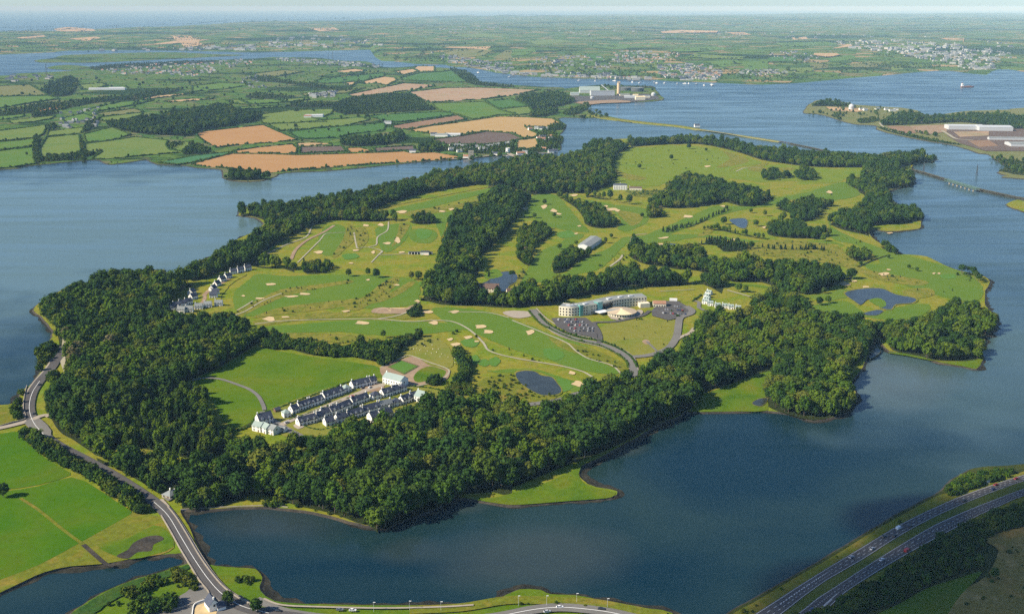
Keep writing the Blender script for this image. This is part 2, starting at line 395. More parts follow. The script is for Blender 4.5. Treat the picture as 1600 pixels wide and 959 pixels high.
# ------------------------------------------------------------------ land
LANDZ = 1.2
def land(name, px, mat, z=LANDZ, smooth=3, shore=3.0, fringe=0):
    px = parse(px) if isinstance(px, str) else px
    if smooth: px = spline(px, smooth)
    pts = [g(x, y, .3) for x, y in px]
    pts = [p + Vector((rnd.uniform(-1, 1), rnd.uniform(-1, 1), 0)) * (p.y / 1500) for p in pts]
    if area2(pts) < 0: pts.reverse()
    n = len(pts); top = [Vector((p.x, p.y, z)) for p in pts]
    tris = [tuple(q) for q in tessellate_polygon([top])]
    tris = [q if (top[q[1]] - top[q[0]]).cross(top[q[2]] - top[q[0]]).z > 0 else q[::-1] for q in tris]
    out = []
    for i, p in enumerate(pts):
        d = pts[(i + 1) % n] - pts[i - 1]; d.z = 0; d.normalize(); out.append(Vector((p.x + d.y * shore, p.y - d.x * shore, -.6)))
    fs = tris + [(i, n + i, n + (i + 1) % n, (i + 1) % n) for i in range(n)]
    if fringe:                                         # weed and mud laid bare round the shore, ragged
        ins, outs = [], []
        for i in range(n):
            a, c = pts[i], pts[(i + 1) % n]; L = (c - a).length; k = max(1, int(L / 5))
            if a.y > 2600: continue
            d = c - a; d.z = 0; d.normalize(); nr = Vector((d.y, -d.x, 0))
            for q in range(k):
                p = a.lerp(c, q / k); w_ = max(.4, 2.2 + fringe * (noise.noise(p / 38.0) + .7 * noise.noise(p / 9.0)))
                ins.append((p.x - nr.x * 2, p.y - nr.y * 2, .12)); outs.append((p.x + nr.x * (1.6 + w_), p.y + nr.y * (1.6 + w_), .05))
        q = len(ins); ff = [(i, q + i, q + i + 1, i + 1) for i in range(q - 1) if (Vector(ins[i]) - Vector(ins[i + 1])).length < 30]
        fo = link('shore_weed', mesh_from('shore_weed', ins + outs, ff, M['weed'])); fo['kind'] = 'structure'
    me = mesh_from(name, top + out, fs, [mat, M['mud']], [0] * len(tris) + [1] * n)
    o = link(name, me); o['kind'] = 'structure'
    return o
ISLAND = """-120,640 0,634 22,630 35,612 54,597 65,577 66,562 72,542 81,527 82,517 70,501 54,486 59,477 92,457 112,445 140,442 170,437 200,426 237,424 265,427 295,427
 310,413 350,391 367,377 390,366 407,356 412,350 400,341 375,338 373,335 378,327 400,322 430,320 480,313 540,305 600,293 660,280 720,266 780,254 810,248 835,246 870,245 900,238 925,225 950,219
 990,217 1040,216 1090,216 1130,221 1190,230 1260,238 1330,243 1420,240 1450,243 1463,249 1445,254 1425,260 1425,270 1428,283 1422,291 1395,296 1388,303 1400,318 1430,326 1440,338 1439,352 1435,358
 1410,361 1385,362 1362,359 1360,370 1375,380 1395,388 1405,397 1440,400 1460,407 1480,417 1500,424 1530,430 1546,440 1540,455 1538,475 1545,485 1555,495 1556,508 1545,520 1530,528 1540,531
 1535,540 1525,546 1535,558 1533,568 1525,577 1505,573 1470,568 1440,558 1400,551 1388,548 1378,538 1370,530 1362,533 1357,547 1352,566 1345,578 1335,588 1329,600 1335,610 1337,620 1333,632 1320,645 1300,653
 1270,657 1245,649 1200,643 1150,644 1090,645 1070,644 1060,651 1040,659 1020,668 1000,682 980,692 960,703 935,717 910,728 905,740 910,750 925,760 950,765 965,769 958,777 935,780 890,783 840,787 800,790 760,785
 718,779 690,790 670,798 640,809 605,821 580,823 555,818 530,811 490,801 450,796 420,793 380,793 340,796 300,797 282,797 290,815 305,845 322,878 334,893 345,905 352,925 372,950 390,975 300,975 310,920 297,890 288,868
 274,866 250,868 230,868 215,872 200,876 180,880 165,881 110,885 75,893 40,908 0,927 -120,985"""
land('island_ground', ISLAND, M['island'], fringe=7.0)
land('south_shore_ground', """100,975 130,946 160,928 200,910 250,895 290,883 312,882 330,884 350,886 370,888 398,890 410,903 406,918 415,932 440,942 500,945 600,947 700,945 770,939 800,926 820,921 845,923 860,929 900,931 940,939 990,949
 1050,959 1060,1000 1050,1120 500,1150 0,1120""", M["marsh"], z=1.1, fringe=7.0)
land('east_shore_ground', """1090,985 1130,966 1150,952 1180,936 1230,906 1280,878 1320,854 1360,829 1400,806 1440,784 1468,770 1480,758 1495,746 1510,738 1530,731 1570,729 1600,726 1800,716 2100,720 2100,1150 1300,1150""", M['scrub'])
land('mainland_ground', """-400,268 0,265 20,262 60,258 100,254 150,250 158,252 170,257 185,256 215,252 230,250 245,257 280,258 305,262 330,264 348,266 350,278 375,284 410,283 430,276 445,270 500,268 560,263 620,257 670,252 730,248 760,245
 800,241 815,242 835,238 868,238 876,228 870,215 880,205 883,195 872,188 880,184 920,185 935,184 960,188 985,192 985,190 960,184 940,180 922,175 916,168 917,165 940,162 995,160 1035,157 1032,150 1022,140 1017,135 960,134
 940,133 907,136 885,139 875,137 845,136 800,133 760,130 732,125 717,116 700,107 675,106 650,104 612,106 592,104 575,97 550,96 525,95 500,91 455,90 420,90 400,92 300,96 190,102 140,108 100,112 60,114 20,116 0,119 -400,124""", M['isle_fields'], smooth=2, shore=5)
land('harbour_islet', "55,95 85,91 100,87 160,84.5 260,82 330,85 380,86.5 340,89 300,91 250,93.5 180,97 130,98.5 100,98 65,98", M['isle_fields'], shore=8)
land('harbour_spit', "75,106 90,103 110,102 140,105 138,108 110,110 80,108", M['isle_fields'], shore=8)
land('peninsula_ground', """1256,177 1262,167 1275,158 1295,157 1325,161 1335,164 1375,167 1407,169 1432,173 1447,180 1475,179 1512,174 1575,172 1600,169 1800,160 2000,300 1600,280 1575,275 1560,270 1575,262 1560,252 1545,242
 1530,240 1512,234 1487,227 1450,221 1400,211 1372,203 1370,197 1340,195 1320,191 1290,181 1270,178""", FC['olive'], shore=5)
land('bridge_islet', "1572,320 1590,313 1620,317 1800,330 1800,350 1620,334 1590,328", M['island'], shore=3)

# ------------------------------------------------------------------ woods: crowns, single trees, scattered masses
def blade(mb, p, nrm, s, rr, m=0):                     # one leaf clump: a bent quad facing about NRM
    n = (nrm + Vector((rr.gauss(0, .45), rr.gauss(0, .45), rr.gauss(0, .45)))).normalized()
    a = n.orthogonal().normalized(); a.rotate(Matrix.Rotation(rr.uniform(0, 6.28), 3, n)); b = n.cross(a)
    mb.add([p - a * s, p - b * s * .8 + n * s * .25, p + a * s, p + b * s * .8 + n * s * .25], [(0, 1, 2), (0, 2, 3)], m)
def ico(sub):
    bm = bmesh.new(); bmesh.ops.create_icosphere(bm, subdivisions=sub, radius=1.0)
    vs = [v.co.copy() for v in bm.verts]; fs = [tuple(v.index for v in f.verts) for f in bm.faces]; bm.free(); return vs, fs
ICO1, ICO2 = ico(1), ico(2)
def crown_mb(seed, H=16.0, W=13.0, base=.18, top=0.0, lumps=26, leaf=.95, per=17, conifer=False):
    """unit: metres. Lumps of leaf clumps spread through an egg-shaped volume with a dark-gapped outline"""
    rr = random.Random(seed); mb = MB(); z0 = H * base; hz = (H - z0) / 2; cz = z0 + hz
    L = []
    for k in range(lumps):
        if conifer:
            f = (k + .5) / lumps; zz = z0 + (H - z0) * f; r = W / 2 * (1 - f) ** .8 * .8; a = k * 2.4 + rr.uniform(-.4, .4)
            L.append((Vector((r * math.cos(a) * .75, r * math.sin(a) * .75, zz)), max(.7, W * .19 * (1.15 - f))))
        else:
            f = (k + .5) / lumps; zc = -0.75 + 1.7 * f; zc = min(.95, zc); rad = math.sqrt(max(0.02, 1 - zc * zc)) * rr.uniform(.55, .92); a = k * 2.4 + rr.uniform(-.5, .5)
            lr = W * rr.uniform(.13, .23)
            L.append((Vector((rad * math.cos(a) * (W / 2 - lr * .6), rad * math.sin(a) * (W / 2 - lr * .6), cz + zc * (hz - lr * .4) * (1.0 if zc > 0 else .8))), lr))
    for c, lr in L:                                    # solid heart of each lump, then loose leaves
        ph = rr.uniform(0, 9)
        mb.add([c + v * lr * (.72 + .26 * noise.noise(v * 1.7 + Vector((ph, 0, 0)))) for v in ICO1[0]], ICO1[1])
        for q in range(per):
            d = Vector((rr.gauss(0, 1), rr.gauss(0, 1), rr.gauss(.35, 1))).normalized()
            blade(mb, c + d * lr * rr.uniform(.75, 1.12), (d + Vector((0, 0, .25))).normalized(), leaf * rr.uniform(.55, 1.1), rr)
    if not conifer:
        mb.add([Vector((v.x * W * .30, v.y * W * .30, cz + v.z * hz * .62)) for v in ICO1[0]], ICO1[1])
    return mb
def trunk_mb(seed, H, rad, limbs=4, top=.55):
    rr = random.Random(seed + 77); mb = MB()
    mb.tube([(rad * 1.5, -.4), (rad * 1.05, H * .06), (rad * .8, H * .3), (rad * .35, H * top)], 7)
    for k in range(limbs):
        a = k * 6.28 / limbs + rr.uniform(-.4, .4); z = H * rr.uniform(.22, .36); e = Vector((math.cos(a), math.sin(a), 0))
        mb.bar(Vector((0, 0, z)), e * H * .24 + Vector((0, 0, z + H * .22)), rad * .55)
    return mb
VAR = []   # (name, look, label look, crown mesh, trunk mesh, joined mesh)
def variant(name, look, mat, seed, H, W, **k):
    c = crown_mb(seed, H, W, **k); tr = trunk_mb(seed, H, .32 if H > 9 else .16)
    j = MB().add(c.v, c.f, 0).add(tr.v, tr.f, 1)
    VAR.append((name, look, c.mesh(name + '_crown', M[mat]), tr.mesh(name + '_trunk', M['bark']), j.mesh(name, [M[mat], M['bark']]), H, W))
variant('broadleaf_tree', 'broad dark green broadleaf tree', 'fol_dark', 1, 16, 14)
variant('broadleaf_tree', 'tall dark green broadleaf tree', 'fol_dark', 2, 19, 12, lumps=28)
variant('broadleaf_tree', 'round mid green broadleaf tree', 'fol_mid', 3, 15, 13)
variant('broadleaf_tree', 'upright mid green broadleaf tree', 'fol_mid', 4, 17, 11)
variant('broadleaf_tree', 'spreading olive green broadleaf tree', 'fol_olive', 5, 16, 15, lumps=30)
variant('broadleaf_tree', 'narrow olive green broadleaf tree', 'fol_olive', 6, 17, 11)
variant('conifer_tree', 'dark pointed conifer', 'fol_con', 7, 16, 7.5, base=.08, lumps=22, conifer=True)
variant('conifer_tree', 'short dense conifer', 'fol_con', 8, 10, 6, base=.06, lumps=18, conifer=True, leaf=.8)
variant('shrub', 'low rounded green shrub', 'fol_mid', 9, 5, 6, base=.0, lumps=14, leaf=.7)
variant('shrub', 'low dark green shrub', 'fol_dark', 10, 5, 6.5, base=.0, lumps=14, leaf=.7)
variant('pine_tree', 'open flat-topped pine', 'fol_dark', 12, 15, 13, base=.52, lumps=16)
variant('shrub', 'low olive brown shrub', 'fol_olive', 13, 4.5, 6, base=.0, lumps=14, leaf=.7)
variant('broadleaf_tree', 'domed dark green broadleaf tree', 'fol_dark', 21, 17, 16, lumps=20, base=.12)
variant('broadleaf_tree', 'domed bright green broadleaf tree', 'fol_mid', 22, 14, 15, lumps=18, base=.10)
variant('broadleaf_tree', 'lopsided mid green broadleaf tree', 'fol_mid', 23, 20, 13, lumps=16, base=.2)
variant('broadleaf_tree', 'pale brownish broadleaf tree', 'fol_pale', 24, 17, 11, lumps=14, base=.25, per=11)
VLIB = bpy.data.collections.new('tree_variants')       # source meshes for the scattered masses, in variant order
for i, v in enumerate(VAR):
    VLIB.objects.link(bpy.data.objects.new('source_%02d' % i, v[4]))

def scatter_group():
    ng = bpy.data.node_groups.new('scatter', 'GeometryNodeTree')
    ng.interface.new_socket('Geometry', in_out='INPUT', socket_type='NodeSocketGeometry')
    ng.interface.new_socket('Geometry', in_out='OUTPUT', socket_type='NodeSocketGeometry')
    n = ng.nodes; gi = n.new('NodeGroupInput'); go = n.new('NodeGroupOutput')
    ip = n.new('GeometryNodeInstanceOnPoints'); ci = n.new('GeometryNodeCollectionInfo')
    ci.inputs['Collection'].default_value = VLIB; ci.inputs['Separate Children'].default_value = True; ci.inputs['Reset Children'].default_value = True
    def attr(nm, ty):
        a = n.new('GeometryNodeInputNamedAttribute'); a.data_type = ty; a.inputs['Name'].default_value = nm; return a.outputs['Attribute']
    ip.inputs['Pick Instance'].default_value = True
    l = ng.links
    l.new(gi.outputs[0], ip.inputs['Points']); l.new(ci.outputs[0], ip.inputs['Instance'])
    l.new(attr('kindex', 'INT'), ip.inputs['Instance Index'])
    l.new(attr('turn', 'FLOAT_VECTOR'), ip.inputs['Rotation']); l.new(attr('size', 'FLOAT_VECTOR'), ip.inputs['Scale'])
    l.new(ip.outputs[0], go.inputs[0]); return ng
SCAT = scatter_group()
def scatter_object(name, items, label):                # items: (pos, variant, scale xy, scale z, turn)
    me = bpy.data.meshes.new(name); me.from_pydata([tuple(i[0]) for i in items], [], [])
    a = me.attributes.new('kindex', 'INT', 'POINT'); a.data.foreach_set('value', [i[1] for i in items])
    a = me.attributes.new('turn', 'FLOAT_VECTOR', 'POINT'); a.data.foreach_set('vector', [c for i in items for c in (0, 0, i[4])])
    a = me.attributes.new('size', 'FLOAT_VECTOR', 'POINT'); a.data.foreach_set('vector', [c for i in items for c in (i[2], i[2], i[3])])
    o = link(name, me); md = o.modifiers.new('scatter', 'NODES'); md.node_group = SCAT
    tag(o, label, None, None, 'stuff'); return o

def canopy_to_ground(px, H):
    """outline of a canopy as seen -> footprint: the far edge is seen at tree-top height, the near edge at the foot"""
    n = len(px); s = 1 if area2(px) > 0 else -1; out = []
    for i in range(n):
        (x0, y0), (x1, y1) = px[i - 1], px[(i + 1) % n]
        L = math.hypot(x1 - x0, y1 - y0) + 1e-6; ny = -(x1 - x0) / L * s      # outward normal, image y down
        z = 1.3 + H * .80 * min(1, max(0, .5 - .75 * ny))
        p = g(px[i][0], px[i][1], z); out.append(Vector((p.x, p.y, LANDZ)))
    return out
ROADLINE = [g(*q) for q in spline(parse("100,540 96,552 88,562 80,575 62,595 51,612 46,630 47,646 54,662 68,678 90,694 130,715 170,737 210,762 240,783 262,804 281,835 302,870 324,902 347,927 378,946 420,957"), 6, False)]
WOOD = []    # every wood tree: (pos, variant, sxy, sz, turn, zone label)
def wood(px, H, sp, mix_, where, floor=True, wob=1.0, clear=()):
    if H >= 14 and sp < 10: sp *= 1.12; wob *= 1.04
    px = spline(parse(px), 2) if isinstance(px, str) else px
    fp = canopy_to_ground(px, H)
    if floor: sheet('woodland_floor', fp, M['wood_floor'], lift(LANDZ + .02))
    P = np.array([(p.x, p.y) for p in fp]); x0, y0 = P.min(0); x1, y1 = P.max(0)
    nx, ny = int((x1 - x0) / sp) + 2, int((y1 - y0) / (sp * .87)) + 2
    ix, iy = np.meshgrid(np.arange(nx), np.arange(ny))
    rs = np.random.RandomState(len(WOOD) + 5)
    X = x0 + (ix + .5 * (iy % 2)) * sp + rs.uniform(-.36, .36, ix.shape) * sp; Y = y0 + iy * sp * .87 + rs.uniform(-.36, .36, ix.shape) * sp
    ok = inside(fp, X, Y)
    for (cx, cy, cr) in clear:
        q = g(cx, cy); ok &= (X - q.x) ** 2 + (Y - q.y) ** 2 > cr * cr
    if P[:, 1].min() < 1250:                           # keep the shore road open
        for q in ROADLINE: ok &= (X - q.x) ** 2 + (Y - q.y) ** 2 > 8.5 ** 2
    vs_, ws_ = zip(*mix_)
    for x, y in zip(X[ok], Y[ok]):
        stand = noise.noise(Vector((x / 70, y / 70, 7.7))); k = rnd.choices(vs_, [q * (max(.15, 1 + 2.2 * stand) if v in (2, 3, 4, 5, 13, 14, 15) else max(.15, 1 - 2.2 * stand)) for v, q in zip(vs_, ws_)])[0]
        f = H / 16.0 if k not in (8, 9, 11) else H / 5.0
        if k in (6,): f = H / 15.0
        if k in (7,): f = H / 10.0
        grove = .92 + .25 * noise.noise(Vector((x / 45, y / 45, 1)))
        s = f * rnd.choice([rnd.uniform(.6, .9), rnd.uniform(.8, 1.1), rnd.uniform(.9, 1.2), rnd.uniform(1.05, 1.36)]) * grove
        WOOD.append((Vector((x, y, LANDZ)), k, s * rnd.uniform(.95, 1.2) * wob, s * rnd.uniform(.9, 1.1), rnd.uniform(0, 6.28), where))
BROAD = [(0, 3), (1, 3), (2, 3), (3, 3), (4, 2.4), (5, 1.4), (12, 3), (13, 3.5), (14, 2.5), (6, .4), (15, .2)]
DARKW = [(0, 5), (1, 4), (2, 1.5), (3, 1.5), (4, .8), (6, 1), (12, 3), (14, 1)]
MIDW = [(0, 3), (1, 2), (2, 3), (3, 3), (4, 2), (5, 1), (13, 3), (14, 2), (12, 1)]
OLIVEW = [(0, 3), (1, 2.5), (2, 2), (3, 2), (4, 3), (5, 2), (12, 4), (13, 2), (14, 2), (6, .5), (15, .35)]
# the near wood that wraps the west and south of the island
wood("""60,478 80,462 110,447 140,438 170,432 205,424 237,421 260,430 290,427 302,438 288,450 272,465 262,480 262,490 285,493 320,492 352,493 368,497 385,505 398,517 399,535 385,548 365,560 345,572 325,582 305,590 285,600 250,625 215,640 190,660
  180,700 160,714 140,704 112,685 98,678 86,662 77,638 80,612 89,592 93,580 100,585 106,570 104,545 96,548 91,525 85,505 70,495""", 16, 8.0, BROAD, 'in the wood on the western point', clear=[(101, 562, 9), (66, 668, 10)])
wood("""300,596 318,612 328,640 335,660 345,668 362,671 375,675 360,700 330,715 290,715 250,705 215,700 190,700 180,690 190,660 215,640 250,625 280,603""", 13, 6.2, [(2, 4), (3, 6), (6, 3), (1, 2), (5, 1)], 'in the young plantation by the meadow', wob=.8)
wood("""375,675 395,680 410,687 430,690 447,681 470,678 490,675 515,671 540,664 575,668 585,760 590,822 575,820 555,815 530,805 500,797 475,792 450,785 425,776 400,770 380,778 350,789 320,794 298,796 285,790 282,776 262,768 248,770 238,764 220,752 200,741 178,728 150,710 165,695
  215,700 250,705 290,715 330,715 360,700""", 17, 9.0, BROAD, 'in the shore wood beside the causeway lodge', clear=[(266, 774, 11), (278, 766, 8), (270, 782, 9)])
wood("""540,664 560,662 575,658 595,652 620,644 640,636 656,630 680,628 702,626 717,620 740,614 770,611 790,620 800,640 800,762 770,768 750,770 722,772 700,786 660,801 622,816 592,822 580,760 575,700""", 17, 9.0, OLIVEW, 'in the shore wood below the housing estate')
wood("""790,622 815,634 850,630 880,620 905,609 930,599 960,594 985,584 1000,577 1012,567 1032,557 1062,542 1078,560 1082,600 1092,618 1078,640 1066,645 1040,656 1012,670 986,685 960,697 936,708 908,718 872,732 832,748 795,762 785,740""", 17, 8.8, OLIVEW, 'in the shore wood above the grassy spit')
wood("""1062,542 1082,530 1087,515 1092,505 1106,496 1122,488 1142,491 1166,489 1181,470 1196,456 1216,449 1236,453 1256,471 1275,486 1300,494 1330,491 1350,498 1364,506 1362,525 1356,545 1348,560 1330,575 1322,592 1330,608 1336,622 1329,640 1300,651
  1270,656 1232,647 1204,637 1196,618 1202,590 1206,580 1190,582 1165,590 1140,600 1112,609 1092,615 1080,600 1072,570""", 15, 8.2, MIDW, 'in the eastern wood behind the salt marsh')
wood("""33,668 50,670 75,688 100,704 140,721 170,738 200,753 228,775 236,795 226,806 205,795 175,775 150,757 120,740 95,725 70,712 50,695 36,680""", 7, 4.6, [(8, 3), (9, 6), (11, 3)], 'in the roadside hedge along the bright pasture', floor=False)
wood("60,545 70,538 82,532 90,548 88,565 84,577 92,580 84,600 76,596 80,578 72,570 66,566 58,585 45,600 36,612 33,611 50,590 62,575", 6, 4.6, [(8, 3), (9, 3), (11, 1)], 'in the shrub belt between road and western shore', floor=False)
wood("22,630 30,616 36,612 40,625 37,648 28,655 20,645", 6, 4.6, [(8, 3), (9, 3)], 'in the shrub belt between road and western shore', floor=False)
wood("78,608 82,600 92,594 97,610 90,628 83,640 78,626", 7, 6, [(8, 3), (9, 3), (3, 1)], 'in the wood on the western point', floor=False)
wood("150,722 184,742 222,764 246,780 258,774 250,752 215,726 180,708 160,704", 8, 5.0, [(8, 2), (9, 3), (2, 2), (3, 2), (13, 1)], 'in the wood edge along the road', floor=False)
wood("276,764 300,756 335,772 335,790 300,795 287,792 284,778", 9, 6.0, [(8, 2), (9, 2), (2, 2), (3, 1)], 'in the wood edge by the lodge', clear=[(278, 766, 7), (266, 776, 9), (292, 762, 5)])
# the north-west shore strip
wood("""300,415 325,400 352,388 370,376 395,366 405,355 420,350 408,342 378,333 378,327 400,319 430,316 470,311 510,304 545,299 575,296 605,287 640,279 680,269 720,261 760,257 790,251 800,262 790,290 760,288 720,292 690,297 660,302 630,311 600,320 575,331 590,330 615,333
  620,341 600,346 560,346 520,344 505,348 480,356 455,369 435,380 412,394 403,402 430,404 455,410 459,416 440,420 410,419 395,416 370,415 345,425 320,435 302,440 292,430""", 15, 9.0, BROAD, 'in the long wood on the far western shore')
# the big central woods
wood("""800,252 835,242 880,245 910,232 930,221 960,219 987,227 965,240 952,262 962,278 957,284 945,292 925,300 900,302 875,303 850,302 835,305 820,300 790,292 775,288 760,288 790,270""", 16, 10.0, BROAD, 'in the northern wood')
wood("""790,292 820,300 832,305 818,325 803,345 788,365 768,385 750,402 748,420 742,440 752,452 770,456 800,453 815,448 840,443 860,438 885,431 910,431 940,426 965,419 985,421 1010,423 1040,423 1070,426 1100,429 1120,438 1132,446 1110,441 1080,444 1050,447 1020,449 985,448
  960,453 930,459 900,464 880,471 860,477 825,479 790,481 745,478 690,476 657,464 662,450 670,430 682,410 692,385 702,360 707,340 722,330 742,315 766,300""", 16, 8.8, DARKW, 'in the long central wood', clear=[(775, 447, 22), (790, 430, 45), (760, 440, 30), (800, 447, 14), (745, 440, 12)])
wood("""985,216 1010,217 1040,214 1080,213 1130,218 1180,228 1230,233 1280,236 1330,240 1370,243 1400,238 1430,237 1450,242 1462,250 1445,253 1420,258 1402,265 1425,272 1428,285 1420,292 1390,295 1384,298 1396,318 1432,325 1440,337 1437,345 1400,350 1370,352 1357,355 1360,368
  1348,366 1320,360 1300,352 1296,343 1310,330 1340,320 1355,308 1340,300 1320,290 1318,282 1330,278 1345,275 1350,265 1345,262 1300,262 1260,260 1220,255 1190,250 1160,240 1130,232 1090,225 1040,226 1000,228 987,230""", 15, 10.0, DARKW, 'in the wood along the far north-eastern shore')
wood("""925,297 950,302 975,308 1010,311 1030,304 1044,297 1036,290 1050,281 1070,271 1080,269 1100,276 1125,279 1150,286 1185,293 1205,299 1208,309 1185,321 1160,323 1135,316 1110,321 1085,324 1060,326 1030,324 1010,321 980,318 955,313 935,311 915,304""", 14, 9.5, DARKW, 'in the wood around the white mansion')
for p, H, sp, mx, wh in [
 ("872,303 890,306 910,313 935,318 955,334 965,345 955,356 930,356 915,350 912,340 900,325 885,315", 11, 8, BROAD, 'in the golf clump east of the north wood'),
 ("1012,322 1022,315 1035,325 1038,335 1022,341 1012,338", 11, 8, BROAD, 'in the small golf clump below the mansion'),
 ("808,362 820,350 840,347 860,355 862,365 850,376 836,381 832,392 832,413 820,413 808,400 810,380", 10, 7.5, BROAD, 'in the narrow golf clump beside the central wood'),
 ("865,416 868,405 880,392 900,387 916,390 921,398 905,406 895,416 880,424 866,427", 10, 7.5, DARKW, 'in the golf clump below the long shed'),
 ("977,391 990,380 1010,378 1030,385 1070,383 1090,385 1105,395 1100,400 1120,405 1150,402 1170,405 1200,408 1210,405 1250,412 1280,415 1300,412 1325,420 1332,428 1310,442 1280,457 1250,459 1220,451 1190,441 1150,441 1120,433 1090,423 1060,421 1030,416 1010,413 990,405", 16, 9, MIDW, 'in the middle wood behind the hotel'),
 ("1205,322 1225,315 1245,312 1270,308 1295,312 1301,321 1285,326 1281,337 1262,346 1235,346 1215,341 1238,335 1225,330", 11, 8.5, DARKW, 'in the eastern golf clumps'),
 ("1203,346 1225,340 1255,345 1262,355 1295,361 1290,371 1255,373 1225,371 1200,366", 11, 8.5, DARKW, 'in the eastern golf clumps'),
 ("1190,270 1205,263 1230,268 1237,275 1215,282 1192,281", 11, 9, DARKW, 'in the two far round clumps'),
 ("1240,270 1255,262 1270,265 1276,276 1268,282 1248,282", 11, 9, DARKW, 'in the two far round clumps'),
 ("1320,392 1335,385 1360,393 1358,406 1340,409 1325,403", 10, 8.5, DARKW, 'in the eastern golf clumps'),
 ("1375,382 1385,377 1400,385 1406,397 1390,397", 9, 7, DARKW, 'in the clump on the eastern shore'),
 ("1365,506 1390,501 1410,501 1440,491 1455,486 1470,479 1500,471 1530,479 1550,489 1556,506 1548,519 1530,531 1535,551 1525,562 1490,564 1455,562 1420,554 1395,547 1388,532 1378,530", 14, 8.5, MIDW, 'in the wood on the eastern point'),
 ("1190,381 1230,384 1275,383 1291,390 1260,391 1200,389", 7, 6, [(7, 1)], 'in the dark conifer belt'),
 ("1092,375 1110,371 1150,373 1180,382 1178,391 1150,393 1130,393 1120,384 1095,381", 9, 7.5, [(6, 2), (7, 2), (0, 1)], 'in the conifer clump'),
 ("1032,358 1058,350 1085,345 1087,352 1062,359 1040,364", 6, 7, [(7, 3), (6, 1)], 'in the conifer row'),
 ("1085,345 1112,333 1138,324 1141,329 1115,339 1090,351", 6, 7, [(7, 3), (6, 1)], 'in the conifer row'),
 ("1100,352 1130,353 1165,361 1200,368 1198,374 1165,369 1130,361 1100,359", 8, 7, DARKW, 'in the belt by the far golf pond'),
 ("470,410 485,406 515,405 520,416 510,426 480,428 472,420", 11, 8, DARKW, 'in the golf clump on the left'),
 ("640,338 660,333 680,337 683,346 670,351 645,349", 11, 8.5, DARKW, 'in the small far golf clump'),
 ("405,517 430,519 455,526 490,534 520,539 550,546 553,556 520,558 480,553 455,546 430,546 410,541", 7, 5.0, [(8, 3), (9, 4), (2, 1), (11, 1)], 'in the bushy bank above the meadow'),
 ("548,543 570,533 600,535 622,526 640,519 655,517 651,531 625,546 616,562 600,573 585,564 555,558", 8, 5.5, [(8, 3), (9, 5), (0, 1), (11, 1)], 'in the bushy bank above the meadow'),
 ("703,545 715,540 726,548 736,576 730,592 718,602 708,592 720,575 712,560", 6, 4.6, [(8, 3), (9, 3)], 'in the bushy belt east of the court'),
 ("640,486 655,475 653,492 641,496", 6, 4.6, [(9, 3)], 'in the bushes by the sand bank'),
 ("666,590 680,586 692,592 684,603 668,600", 5, 4.0, [(9, 3)], 'in the bushes by the sports court'),
 ("700,600 725,596 740,606 735,618 700,614", 4, 4.5, [(8, 2), (11, 2)], 'in the bushes by the sports court'),
 ("350,272 365,265 385,265 405,268 425,275 410,281 375,282 352,280", 14, 10, DARKW, 'on the tiny wooded headland'),
]: wood(p, H, sp, mx, wh)
wood("1498,416 1520,420 1540,430 1547,440 1535,443 1515,438 1500,429", 11, 10, [(10, 1)], 'in the pine row on the eastern point', floor=False)
